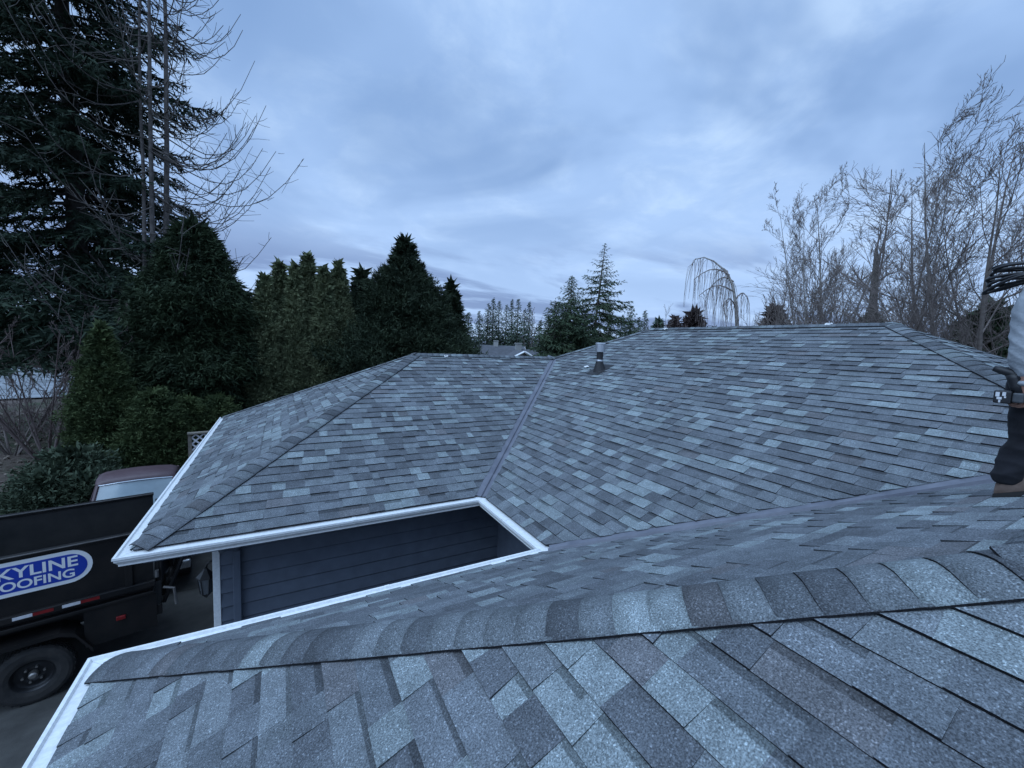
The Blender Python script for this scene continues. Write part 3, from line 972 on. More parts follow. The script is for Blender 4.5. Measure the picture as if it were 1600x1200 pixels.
# windscreen, side and rear glass
mb = MB(); mb.loft([[(-0.70, -0.44, 1.09), (-0.35, -0.47, 1.09), (0, -0.48, 1.09), (0.35, -0.47, 1.09), (0.70, -0.44, 1.09)], [(-0.585, -0.025, 1.655), (-0.3, -0.045, 1.675), (0, -0.05, 1.68), (0.3, -0.045, 1.675), (0.585, -0.025, 1.655)]], cap=False, closed=False)
ws_ = mb.build('windscreen', M_GLASS, pk, smooth=True)
mb = MB(); mb.tube([(-0.60, -0.035, 1.655), (-0.3, -0.06, 1.682), (0, -0.066, 1.69), (0.3, -0.06, 1.682), (0.60, -0.035, 1.655)], 0.014, 6); mb.build('drip_trim', M_CHROME, ws_)
for s_ in (-1, 1):
    mb = MB(); mb.tube([(s_*0.71, -0.45, 1.09), (s_*0.60, -0.025, 1.655)], 0.032, 6); mb.build('windscreen_pillar', M_MAROON, pk)
    mb = MB(); mb.poly([(s_*0.80, -0.36, 1.09), (s_*0.80, 0.82, 1.09), (s_*0.645, 0.78, 1.64), (s_*0.625, 0.06, 1.64)]); mb.build('side_window', M_GLASS, pk)
    mb = MB(); mb.tube([(s_*0.81, 0.84, 1.07), (s_*0.64, 0.84, 1.66)], 0.05, 6); mb.build('rear_pillar', M_MAROON, pk)
    mb = MB(); mb.box((s_*0.87-0.003 if s_ > 0 else -0.885, -0.30, 0.45), (0.885 if s_ > 0 else s_*0.87+0.003, 0.84, 1.05)); d_ = mb.build('door', M_MAROON, pk, bevel=0.01)
    mb = MB(); mb.box((s_*0.895-0.012, 0.62, 0.93), (s_*0.895+0.012, 0.76, 0.96)); mb.build('handle', M_CHROME, d_)
    mb = MB(); mb.tube([(s_*0.87, -0.34, 1.10), (s_*1.0, -0.36, 1.16)], 0.012, 6); mb.box((s_*1.04-0.07, -0.39, 1.10), (s_*1.04+0.07, -0.35, 1.26)); mb.build('side_mirror', M_CHROME, pk)
    mb = MB(); mb.tube([(s_*0.60, -2.0, 0.72), (s_*0.60, -1.94, 0.72)], 0.10, 16); mb.build('headlight', M_REFW, pk)
mb = MB(); mb.poly([(-0.70, 0.93, 1.10), (0.70, 0.93, 1.10), (0.60, 0.90, 1.62), (-0.60, 0.90, 1.62)]); mb.build('rear_window', M_GLASS, pk)
mb = MB(); mb.box((-0.87, 1.0, 0.62), (0.87, 2.95, 0.68)); mb.box((-0.87, 1.0, 0.5), (-0.82, 2.95, 1.06)); mb.box((0.82, 1.0, 0.5), (0.87, 2.95, 1.06)); mb.box((-0.815, 1.0, 0.69), (0.815, 1.05, 1.06)); mb.box((-0.815, 2.90, 0.69), (0.815, 2.95, 1.06)); mb.build('cargo_bed', M_MAROON, pk)
mb = MB(); mb.box((-0.86, -2.09, 0.42), (0.86, -2.0, 0.58)); mb.build('bumper', M_CHROME, pk, bevel=0.02)
mb = MB(); mb.box((-0.46, -2.0, 0.62), (0.46, -1.985, 0.82)); mb.build('grille', M_BLKPL, pk)
for y in (-1.35, 2.15):
    for s_ in (-1, 1):
        w = empty('wheel', (s_*0.76, y, 0.34)); w.parent = pk
        n_ = 28
        prof = [(0.20, -0.09), (0.30, -0.105), (0.335, -0.085), (0.34, -0.05), (0.34, 0.05), (0.335, 0.085), (0.30, 0.105), (0.20, 0.09)]
        mb = MB(); mb.loft([[(yy, r_*math.cos(2*math.pi*j/n_), r_*math.sin(2*math.pi*j/n_)) for j in range(n_)] for r_, yy in prof], cap=False); mb.build('tyre', M_TYRE, w)
        mb = MB(); mb.loft([[(yy, r_*math.cos(2*math.pi*j/n_), r_*math.sin(2*math.pi*j/n_)) for j in range(n_)] for r_, yy in ((0.2, s_*0.08), (0.12, s_*0.04), (0.05, s_*0.07))]); mb.build('rim', M_CHROME, w)

# ------------------------------------------------------------------ wall lantern on the garage end
M_IRON = mat('black_cast_iron', (0.012, 0.012, 0.013), 0.5, var=0.2, scale=30)
M_LGLASS = mat('smoky_lantern_glass', (0.10, 0.11, 0.12), 0.15, spec=0.8)
lx, ly, lz = wA[0]-0.002, OH+0.20, 1.70
ln_ = empty('wall_lantern', (lx, ly, lz)); tag(ln_, 'black gooseneck wall lantern beside the white corner board', 'lantern')
mb = MB(); mb.loft([[(-x, r_*math.cos(a), r_*1.5*math.sin(a)) for a in np.linspace(0, 2*math.pi, 20, endpoint=False)] for x, r_ in ((0.0, 0.062), (0.018, 0.060), (0.03, 0.03))]); mb.build('wall_plate', M_IRON, ln_)
mb = MB(); mb.tube([(-0.02, 0, 0.0), (-0.035, 0, 0.12), (-0.05, 0, 0.26), (-0.075, 0, 0.34), (-0.115, 0, 0.365), (-0.155, 0, 0.34), (-0.17, 0, 0.27)], 0.011, 8); mb.build('gooseneck', M_IRON, ln_, smooth=True)
hx = -0.17
def hexr(r_, z, n_=6): return [(hx+r_*math.cos(2*math.pi*j/n_), r_*math.sin(2*math.pi*j/n_), z) for j in range(n_)]
mb = MB(); mb.loft([hexr(0.02, 0.285), hexr(0.035, 0.26), hexr(0.055, 0.235), hexr(0.10, 0.19), hexr(0.105, 0.175)]); mb.build('lamp_hood', M_IRON, ln_)
mb = MB(); mb.loft([hexr(0.082, 0.174), hexr(0.055, -0.03)]); mb.build('lamp_glass', M_LGLASS, ln_)
mb = MB()
for j in range(6):
    a = 2*math.pi*j/6
    mb.tube([(hx+0.086*math.cos(a), 0.086*math.sin(a), 0.174), (hx+0.058*math.cos(a), 0.058*math.sin(a), -0.035)], 0.006, 5)
mb.loft([hexr(0.062, -0.031), hexr(0.04, -0.055), hexr(0.012, -0.09)]); mb.build('lamp_cage', M_IRON, ln_)

# ------------------------------------------------------------------ lattice topped fence behind the garage
M_LAT = mat('white_vinyl_lattice', (0.75, 0.75, 0.77), 0.5, var=0.04)
M_WOOD = mat('weathered_cedar', (0.12, 0.105, 0.085), 0.85, color2=(0.22, 0.195, 0.165), scale=6, bump=0.2, bscale=40)
fn = empty('lattice_fence', (-4.86, 9.95, 0), math.radians(8)); tag(fn, 'weathered wooden fence with white lattice panel behind the garage roof', 'fence')
for k in range(12):
    mb = MB(); x = k*0.155; mb.box((x+.004, 0, 0.05), (x+0.148, 0.02, 1.32+random.uniform(-.004, .004))); mb.build('fence_board', M_WOOD, fn)
for x in (-0.09, 1.86):
    mb = MB(); mb.box((x, -0.04, 0), (x+0.09, 0.05, 1.86)); mb.build('post', M_WOOD, fn)
mb = MB(); mb.box((-0.1, -0.10, 1.86), (1.97, 0.11, 1.90)); mb.build('cap_board', M_WOOD, fn)
mb = MB(); mb.box((0.001, -0.025, 1.322), (1.859, 0.035, 1.36)); mb.build('rail', M_WOOD, fn)
zl0, zl1 = 1.361, 1.859
for sgn in (1, -1):
    for k in range(-4, 12):
        x = k*0.19
        pts = [(x-0.03, zl0), (x+0.03, zl0), (x+0.03+sgn*(zl1-zl0), zl1), (x-0.03+sgn*(zl1-zl0), zl1)]
        cl = clip_half(clip_half(pts, (0.0, 5), (0.0, -5)), (1.859, -5), (1.859, 5))
        if len(cl) < 3: continue
        y0 = 0.003 if sgn > 0 else -0.006
        mb = MB(); mb.loft([[(a, y0, b) for a, b in cl], [(a, y0+0.008, b) for a, b in cl]]); mb.build('lattice_slat', M_LAT, fn)

# ------------------------------------------------------------------ small blue barrow seen between the shrubs
M_BLUEPL = mat('pale_blue_plastic', (0.10, 0.24, 0.32), 0.45, var=0.15, scale=8)
bp_ = bearing(211, 21.5, 648)
wb = empty('garden_barrow', (bp_[0], bp_[1], 0.0), 0.5); tag(wb, 'pale blue garden barrow half hidden between dark evergreen shrubs', 'barrow')
def rect(hx_, hy_, z, ox=0): return [(ox-hx_, -hy_, z), (ox+hx_, -hy_, z), (ox+hx_, hy_, z), (ox-hx_, hy_, z)]
zb_ = height_at(211, 652, 21.5) - 0.36
mb = MB(); mb.loft([rect(0.22, 0.17, zb_), rect(0.42, 0.30, zb_+0.32), rect(0.45, 0.33, zb_+0.34), rect(0.45, 0.33, zb_+0.37), rect(0.40, 0.28, zb_+0.37), rect(0.20, 0.15, zb_+0.03)]); mb.build('tray', M_BLUEPL, wb)
for s_ in (-1, 1):
    mb = MB(); mb.tube([(0.55, s_*0.08, zb_-0.05), (-0.2, s_*0.2, zb_-0.02), (-0.85, s_*0.27, zb_+0.15)], 0.02, 6); mb.tube([(-0.25, s_*0.2, zb_-0.02), (-0.32, s_*0.22, 0.0)], 0.018, 6); mb.build('handle', M_STEEL, wb)
mb = MB(); mb.tube([(0.55, -0.05, 0.19), (0.55, 0.05, 0.19)], 0.19, 18); mb.build('wheel', M_TYRE, wb)
mb = MB(); mb.tube([(0.55, -0.08, zb_-0.05), (0.55, -0.08, 0.19)], 0.014, 6); mb.tube([(0.55, 0.08, zb_-0.05), (0.55, 0.08, 0.19)], 0.014, 6); mb.build('fork', M_STEEL, wb)

# ------------------------------------------------------------------ far houses
M_FROOF = mat('far_grey_roofing', (0.085, 0.088, 0.10), 0.9, var=0.2, scale=2)
M_FWALL = mat('far_pale_wall', (0.32, 0.32, 0.31), 0.8, var=0.1, scale=1)
M_FWIN = mat('dark_window_glass', (0.02, 0.024, 0.03), 0.15)
def gable_house(name, c, rz, lx_, ly_, wall_h, rise, label, chimney=True, front_gable=None):
    h = empty(name, tuple(c), rz); tag(h, label, 'house')
    mb = MB(); mb.box((-lx_/2, -ly_/2, 0), (lx_/2, ly_/2, wall_h)); mb.build('wall', M_FWALL, h)
    mb = MB(); o_ = 0.5
    for z_ in (0,):
        A_ = [(-lx_/2-o_, -ly_/2-o_, wall_h-0.15), (-lx_/2-o_, 0, wall_h+rise), (-lx_/2-o_, ly_/2+o_, wall_h-0.15), (-lx_/2-o_, ly_/2+o_, wall_h), (-lx_/2-o_, 0, wall_h+rise+0.16), (-lx_/2-o_, -ly_/2-o_, wall_h)]
        B_ = [(-p[0], p[1], p[2]) for p in A_]
        mb.loft([A_, B_])
    rf = mb.build('roof', M_FROOF, h)
    for s_ in (-1, 1):
        mb = MB(); x = s_*(lx_/2); mb.verts_faces([(x, -ly_/2, wall_h), (x, ly_/2, wall_h), (x, 0, wall_h+rise), (x-s_*0.1, -ly_/2, wall_h), (x-s_*0.1, ly_/2, wall_h), (x-s_*0.1, 0, wall_h+rise)], [(0,1,2),(5,4,3),(0,3,4,1),(1,4,5,2),(2,5,3,0)]); mb.build('gable', M_FWALL, h)
        mb = MB()
        for t_ in (-1, 1):
            mb.tube([(s_*(lx_/2+o_+0.03), t_*(ly_/2+o_), wall_h-0.08), (s_*(lx_/2+o_+0.03), 0, wall_h+rise+0.08)], 0.11, 4)
        mb.build('barge_board', M_WHITE, h)
    if chimney:
        mb = MB(); mb.box((lx_*0.2, -0.35, wall_h+rise*0.6), (lx_*0.2+0.7, 0.35, wall_h+rise+0.75)); mb.box((lx_*0.2-0.06, -0.41, wall_h+rise+0.751), (lx_*0.2+0.76, 0.41, wall_h+rise+0.87)); mb.build('chimney', M_FWALL, rf)
    for k in range(3):
        x = -lx_/2+lx_*(0.2+0.3*k)
        mb = MB(); mb.box((x-0.6, -ly_/2-0.04, 1.0), (x+0.6, -ly_/2-0.003, 2.1)); w_ = mb.build('window', M_FWIN, h)
        mb = MB()
        for a, b in (((x-0.68, -ly_/2-0.06, 0.92), (x+0.68, -ly_/2-0.004, 0.998)), ((x-0.68, -ly_/2-0.06, 2.102), (x+0.68, -ly_/2-0.004, 2.18)), ((x-0.68, -ly_/2-0.06, 0.999), (x-0.602, -ly_/2-0.004, 2.101)), ((x+0.602, -ly_/2-0.06, 0.999), (x+0.68, -ly_/2-0.004, 2.101))):
            mb.box(a, b)
        mb.build('frame', M_WHITE, w_)
    return h
gable_house('bungalow', bearing(770, 47), -YAW+0.10, 13, 7.5, 2.7, 1.7, 'grey roofed bungalow with a chimney beyond the garage ridge')
gable_house('gabled_bungalow', bearing(812, 43), -YAW+math.pi/2+0.10, 8, 6.0, 2.55, 1.75, 'small house with white trimmed gable in front of the grey bungalow', chimney=False)
gable_house('far_bungalow', bearing(742, 62), -YAW+0.06, 14, 8, 2.8, 1.95, 'far low grey roof behind the other two bungalows, beside dark cypress', chimney=True)
ORD = ['first', 'second', 'third', 'fourth', 'fifth', 'sixth', 'seventh', 'eighth', 'ninth', 'tenth', 'eleventh', 'twelfth', 'thirteenth', 'fourteenth']
# ------------------------------------------------------------------ trees and shrubs
def leaf_mat(name, c1, c2, scale=1.2):
    m = bpy.data.materials.new(name)
    nt, N, L, b = nodes_of(m)
    b.inputs['Roughness'].default_value = 0.75
    b.inputs['Specular IOR Level'].default_value = 0.25
    geo = N.new('ShaderNodeNewGeometry')
    n = N.new('ShaderNodeTexNoise'); n.inputs['Scale'].default_value = scale; n.inputs['Detail'].default_value = 6; n.inputs['Roughness'].default_value = 0.7
    L.new(geo.outputs['Position'], n.inputs['Vector'])
    r_ = N.new('ShaderNodeValToRGB'); r_.color_ramp.elements[0].position = 0.34; r_.color_ramp.elements[1].position = 0.68
    r_.color_ramp.elements[0].color = (*c1, 1); r_.color_ramp.elements[1].color = (*c2, 1)
    L.new(n.outputs[0], r_.inputs[0]); L.new(r_.outputs[0], b.inputs['Base Color'])
    return m
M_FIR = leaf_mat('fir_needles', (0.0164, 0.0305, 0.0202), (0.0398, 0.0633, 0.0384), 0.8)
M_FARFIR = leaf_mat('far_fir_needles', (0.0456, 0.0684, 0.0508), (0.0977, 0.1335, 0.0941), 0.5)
M_CEDAR = leaf_mat('cedar_sprays', (0.0182, 0.0313, 0.0162), (0.0469, 0.0703, 0.0315), 1.1)
M_CYPR = leaf_mat('cypress_sprays', (0.0170, 0.0286, 0.0162), (0.0417, 0.0599, 0.0305), 1.1)
M_ARBO = leaf_mat('arborvitae_sprays', (0.090, 0.115, 0.060), (0.205, 0.225, 0.120), 1.6)
M_SHRUB = leaf_mat('shrub_sprays', (0.0315, 0.0504, 0.0197), (0.0798, 0.1050, 0.0377), 2.0)
M_RHODO = leaf_mat('rhododendron_leaves', (0.0315, 0.0483, 0.0295), (0.0819, 0.1050, 0.0640), 2.5)
M_HEML = leaf_mat('hemlock_needles', (0.0358, 0.0586, 0.0356), (0.0846, 0.1172, 0.0635), 0.7)
M_REDLF = leaf_mat('copper_leaves', (0.042, 0.030, 0.030), (0.085, 0.062, 0.058), 1.0)
M_BARK = mat('brown_bark', (0.07, 0.058, 0.05), 0.9, color2=(0.14, 0.122, 0.106), scale=6, bump=0.4, bscale=20)
M_BARKG = mat('grey_brown_bark', (0.12, 0.10, 0.09), 0.9, color2=(0.21, 0.18, 0.165), scale=6)
M_DKBARK = mat('dark_fir_bark', (0.025, 0.021, 0.019), 0.95, color2=(0.055, 0.047, 0.042), scale=5, bump=0.4, bscale=18)
M_REDTW = mat('reddish_twigs', (0.10, 0.072, 0.068), 0.85, color2=(0.20, 0.155, 0.145), scale=3)
M_DEADWD = mat('grey_dead_wood', (0.07, 0.062, 0.058), 0.9, color2=(0.16, 0.142, 0.132), scale=5, bump=0.3, bscale=25)
M_TWIG = mat('brown_twigs', (0.12, 0.098, 0.09), 0.85, color2=(0.22, 0.18, 0.165), scale=1.5)
M_BIRCH = mat('birch_bark', (0.16, 0.145, 0.13), 0.8, color2=(0.36, 0.34, 0.32), scale=5)
M_BTWIG = mat('birch_twigs', (0.15, 0.12, 0.108), 0.85, color2=(0.27, 0.225, 0.205), scale=1.5)

def unit(a):
    return a/np.maximum(np.linalg.norm(a, axis=-1, keepdims=True), 1e-9)
def tubes(polys, sides):
    """many tapered tubes at once -> V, F(quads)"""
    by = {}
    for p, r_ in polys:
        by.setdefault(len(p), []).append((p, r_))
    VV = []; FF = []; off = 0
    ang = np.arange(sides)*2*math.pi/sides
    ca, sa = np.cos(ang), np.sin(ang)
    for n, lst in by.items():
        P = np.array([a for a, _ in lst], float); R_ = np.array([b for _, b in lst], float)
        T = np.empty_like(P); T[:, 1:-1] = P[:, 2:]-P[:, :-2]; T[:, 0] = P[:, 1]-P[:, 0]; T[:, -1] = P[:, -1]-P[:, -2]
        T = unit(T)
        ref = np.where(np.abs(T[:, :1, 2:3]) < 0.9, np.array([0, 0, 1.0]), np.array([1.0, 0, 0]))
        A = unit(np.cross(T, np.broadcast_to(ref, T.shape))); B = np.cross(T, A)
        ring = P[:, :, None, :] + R_[:, :, None, None]*(A[:, :, None, :]*ca[None, None, :, None] + B[:, :, None, :]*sa[None, None, :, None])
        m = len(lst)
        VV.append(ring.reshape(-1, 3))
        idx = np.arange(m*n*sides).reshape(m, n, sides)+off
        a = idx[:, :-1, :]; b = np.roll(idx, -1, axis=2)[:, :-1, :]; c = np.roll(idx, -1, axis=2)[:, 1:, :]; d = idx[:, 1:, :]
        FF.append(np.stack([a, b, c, d], -1).reshape(-1, 4))
        off += m*n*sides
    return np.concatenate(VV), np.concatenate(FF)
def put(name, VF, m, parent, base):
    V, F = VF
    return np_mesh(name, np.asarray(V)-np.asarray(base), F, m, parent)

def fir(name, base, H, R, label, cat='tree', group=None, seed=1, nb=120, zlow=0.08, droop=0.25, leaf=(0.26, 0.085), step=0.34, lstep=0.11,
        m=None, power=0.75, lean=(0, 0), lift=0.35, gap=0.0, top_r=None, bark=None, sec_len=1.0, parts=True):
    g = np.random.default_rng(seed)
    base = np.asarray(base, float)
    t = empty(name, tuple(base)); tag(t, label, cat, group)
    n_tr = 14
    zs = np.linspace(0, 1, n_tr)
    wob = np.cumsum(g.normal(0, 0.012, (n_tr, 2)), axis=0)*H*0.15
    spine = np.stack([base[0]+lean[0]*zs**2+wob[:, 0], base[1]+lean[1]*zs**2+wob[:, 1], base[2]+H*zs], 1)
    rt_ = (H*0.011+0.04)*(1-zs)**0.85+0.012
    trunk = [(spine, rt_)]
    Ps, Ds, Qs = [], [], []
    for i in range(nb):
        f = (i+0.5)/nb
        tz = zlow+(1-zlow)*f**0.92
        if g.random() < gap: continue
        Lb = R*(1-tz)**power*g.uniform(0.6, 1.15)+0.06
        if tz < 0.2: Lb *= 0.75+tz
        az = i*2.399+g.uniform(-0.5, 0.5)
        k = tz*(n_tr-1); i0 = min(int(k), n_tr-2)
        o = spine[i0]+(spine[i0+1]-spine[i0])*(k-i0)
        h = np.array([math.cos(az), math.sin(az), 0]); sd_ = np.array([-h[1], h[0], 0])
        s = np.linspace(0, 1, 7)
        ang = (tz-0.45)*lift*2.0 + g.uniform(-0.12, 0.12)
        dz = Lb*(s*ang - droop*s**1.6 + droop*0.55*s**4)
        bend = g.uniform(-0.15, 0.15)*Lb*s**2
        br = o + h*(Lb*s)[:, None] + sd_*bend[:, None] + np.array([0, 0, 1.0])*dz[:, None]
        trunk.append((br, (0.012+0.012*Lb)*(1-s*0.85)))
        ns = max(3, int(Lb/step))
        ss = np.linspace(0.12, 1.0, ns)
        for side in (-1, 1):
            pos = np.stack([np.interp(ss, s, br[:, c]) for c in range(3)], 1)+g.normal(0, 0.03, (ns, 3))
            tl = (0.24*Lb*(1.05-ss)+0.05+0.05*Lb)*g.uniform(0.6, 1.2, ns)*sec_len
            dirv = unit(h*g.uniform(0.45, 0.9, (ns, 1)) + sd_*side*g.uniform(0.6, 1.0, (ns, 1)) + np.array([0, 0, 1.0])*g.uniform(-0.55, 0.02, (ns, 1)))
            for q in range(ns):
                nl = max(2, int(tl[q]/lstep))
                u_ = np.linspace(0.0, 1.0, nl)
                pp = pos[q] + dirv[q]*(u_*tl[q])[:, None]
                pp[:, 2] -= 0.22*tl[q]*u_**2
                dd_ = unit(dirv[q]*0.8 + g.normal(0, 0.45, (nl, 3)) + np.array([0, 0, -0.1]))
                Ps.append(pp); Ds.append(dd_); Qs.append(np.full(nl, min(1.0, 0.45+0.75*Lb/R)))
    P = np.concatenate(Ps); D = np.concatenate(Ds)
    n = len(P)
    Q = np.concatenate(Qs)
    V, F = needle_leaves(P, D, g.uniform(0.7, 1.25, n)*leaf[0]*Q, g.uniform(0.7, 1.3, n)*leaf[1]*Q)
    put('trunk', tubes(trunk, 6), bark or M_BARK, t, base)
    put('crown', (V, F), m or M_FIR, t, base)
    return t

def dense(name, base, H, prof, label, cat='tree', group=None, seed=1, clumps=900, per=26, leaf=(0.2, 0.07), cr=0.22, updir=0.3, m=None,
          rough=0.16, inner=0.72, zmin=0.0, lobes=5, sprig=0.05, broad=False):
    """close grown evergreen: clumps of small sprays on an uneven envelope round a dark twiggy core"""
    g = np.random.default_rng(seed)
    base = np.asarray(base, float)
    t = empty(name, tuple(base)); tag(t, label, cat, group)
    zz_ = np.linspace(zmin, 1, 200); pr = np.array([prof(z) for z in zz_])
    cdf = np.cumsum(pr+0.05*pr.max()); cdf /= cdf[-1]
    tz = np.interp(g.random(clumps), cdf, zz_)
    az = g.uniform(0, 2*math.pi, clumps)
    ph = g.uniform(0, 6.28, 8)
    nz_ = np.sin(az*lobes+ph[0]+tz*9)*0.4+np.sin(az*3+ph[1]-tz*17)*0.35+np.sin(az*9+ph[2]+tz*31)*0.3+np.sin(tz*47+ph[3]+az*2)*0.3
    r_ = np.interp(tz, zz_, pr)*(1+rough*nz_)*(1-g.random(clumps)**2.2*(1-inner)) + g.uniform(0, 0.05, clumps)
    stray = g.random(clumps) < sprig
    r_[stray] = r_[stray]*g.uniform(1.02, 1.12, stray.sum()) + g.uniform(0.0, 0.25, stray.sum())
    h = np.stack([np.cos(az), np.sin(az), np.zeros(clumps)], 1)
    cpos = base + h*r_[:, None] + np.stack([np.zeros(clumps), np.zeros(clumps), tz*H], 1)
    axis = unit(h*0.9 + np.array([0, 0, 1.0])*updir + g.normal(0, 0.35, (clumps, 3)))
    csz = cr*g.uniform(0.6, 1.35, clumps)*(0.45+0.55*np.clip(np.interp(tz, zz_, pr)/pr.max()*1.6, 0, 1))
    along = g.uniform(-0.9, 1.0, (clumps, per, 1))
    off = g.normal(0, 0.30, (clumps, per, 3))*csz[:, None, None]*(1.15-0.55*along)
    P = (cpos[:, None, :] + off + axis[:, None, :]*(along*1.15*csz[:, None, None])).reshape(-1, 3)
    D = unit(axis[:, None, :]*0.9 + g.normal(0, 0.5, (clumps, per, 3))).reshape(-1, 3)
    n = len(P)
    P[:, 2] = np.maximum(P[:, 2], base[2]+0.02)
    V, F = (diamond_leaves if broad else needle_leaves)(P, D, g.uniform(0.6, 1.3, n)*leaf[0], g.uniform(0.6, 1.3, n)*leaf[1])
    put('crown', (V, F), m, t, base)
    # trunk with short limbs that fill the core
    s = np.linspace(0, 0.93, 8)
    tr_ = [(np.stack([base[0]+0*s, base[1]+0*s, base[2]+H*s], 1), (0.02+0.016*H)*(1-s)+0.01)]
    for k in range(60):
        z = g.uniform(max(zmin, 0.04), 0.92); a = g.uniform(0, 6.28); L_ = prof(z)*0.8
        s2 = np.linspace(0, 1, 4)
        tr_.append((np.stack([base[0]+math.cos(a)*L_*s2, base[1]+math.sin(a)*L_*s2, base[2]+H*z+L_*0.3*s2], 1), 0.03*(1-0.8*s2)))
    put('trunk', tubes(tr_, 5), M_BARK, t, base)
    # inner mass of shaded dead sprays
    k = clumps*5
    tz2 = np.interp(g.random(k), cdf, zz_); az2 = g.uniform(0, 6.28, k); r2 = np.interp(tz2, zz_, pr)*np.sqrt(g.uniform(0.1, 0.55, k))
    P = base+np.stack([np.cos(az2)*r2, np.sin(az2)*r2, tz2*H], 1)
    P[:, 2] = np.maximum(P[:, 2], base[2]+0.05)
    V, F = needle_leaves(P, unit(g.normal(size=(k, 3))), leaf[0]*3.2, leaf[1]*6.5)
    put('inner_foliage', (V, F), m, t, base)
    return t

def bare(name, base, H, label, cat='tree', group=None, seed=1, stems=1, trunk_r=0.18, fork=0.25, limbs=9, spread=0.55, subs=(7, 6, 4), up=0.06,
         twig=0.011, bark=None, tw=None, wig=0.10, stem_spread=0.15, lenf=(0.42, 0.45, 0.42), limb_from=0.25, lean=(0, 0)):
    g = np.random.default_rng(seed)
    base = np.asarray(base, float)
    t = empty(name, tuple(base)); tag(t, label, cat, group)
    big, small = [], []
    def line(p, d, L, r0, r1, n, wig_, up_):
        pts = [p]; dd_ = d.copy(); st = L/(n-1)
        for k in range(n-1):
            dd_ = dd_ + g.normal(0, wig_, 3) + np.array([0, 0, up_])
            dd_ /= np.linalg.norm(dd_)
            pts.append(pts[-1]+dd_*st)
        return np.array(pts), np.linspace(r0, r1, n)
    def child_dir(d, ang):
        a = g.normal(size=3); a -= d*(a @ d); a /= np.linalg.norm(a)
        return d*math.cos(ang)+a*math.sin(ang)
    def at(pts, f):
        k = f*(len(pts)-1); i = min(int(k), len(pts)-2)
        return pts[i]+(pts[i+1]-pts[i])*(k-i), unit(pts[i+1]-pts[i])
    def spawn(pts, L, r0, lev):
        if lev >= len(subs): return
        n = max(2, int(subs[lev]*g.uniform(0.75, 1.25)))
        for f in np.linspace(0.15, 0.95, n):
            p, d = at(pts, f)
            cd = child_dir(d, g.uniform(0.3, 0.75))
            L2 = L*lenf[min(lev, 2)]*g.uniform(0.6, 1.25)*(1.05-0.4*f)
            rr_ = max(twig, r0*(1-0.7*f)*0.55)
            n_ = 5 if lev == 0 else (4 if lev == 1 else 3)
            q, rq = line(p, cd, L2, rr_, max(twig*0.6, rr_*0.35), n_, wig*0.9, up)
            (big if rr_ > 0.035 else small).append((q, rq))
            spawn(q, L2, rr_, lev+1)
    for s_ in range(stems):
        a = s_*2.4+g.uniform(0, 1)
        d = unit(np.array([math.cos(a)*stem_spread, math.sin(a)*stem_spread, 1.0])) if stems > 1 else unit(np.array([g.normal(0, .04)+lean[0], g.normal(0, .04)+lean[1], 1.0]))
        hs = H*(1.0 if s_ == 0 else g.uniform(0.72, 0.98))
        p0 = base + (np.array([math.cos(a), math.sin(a), 0])*0.12 if stems > 1 else 0)
        pts, rr_ = line(p0, d, hs*0.96, trunk_r*(1 if s_ == 0 else g.uniform(.6, .95)), twig, 10, wig*0.45, 0.03)
        big.append((pts, rr_))
        for f in np.linspace(limb_from, 0.97, limbs):
            p, dv = at(pts, f)
            cd = child_dir(dv, g.uniform(0.45, 0.95)*spread/0.55)
            L2 = hs*lenf[0]*(1.15-0.85*f)*g.uniform(0.75, 1.2)
            r0 = max(twig, np.interp(f, np.linspace(0, 1, 10), rr_)*0.48)
            q, rq = line(p, cd, L2, r0, twig, 7, wig, up+0.05)
            (big if r0 > 0.035 else small).append((q, rq))
            spawn(q, L2, r0, 0)
    put('trunk', tubes(big, 7), bark or M_BARK, t, base)
    if small: put('twigs', tubes(small, 3), tw or M_TWIG, t, base)
    return t

# ---- left: tall fir, dead stems, cedar, hedge of arborvitae
b = bearing(112, 27, 150)
fir('fir_tree', b, 34, 6.6, 'towering dark fir filling the upper left behind the dead stems', seed=3, nb=255, zlow=0.12, droop=0.36, gap=0.09, bark=M_DKBARK, leaf=(0.34, 0.085), step=0.24, lstep=0.045, power=0.52, sec_len=1.25)
b = bearing(-95, 30, 200)
fir('fir_tree', b, 30, 6.0, 'second dark fir at the left edge beyond the tallest fir', seed=4, nb=150, zlow=0.16, droop=0.3, gap=0.08, leaf=(0.40, 0.10), step=0.34, lstep=0.075, power=0.6)

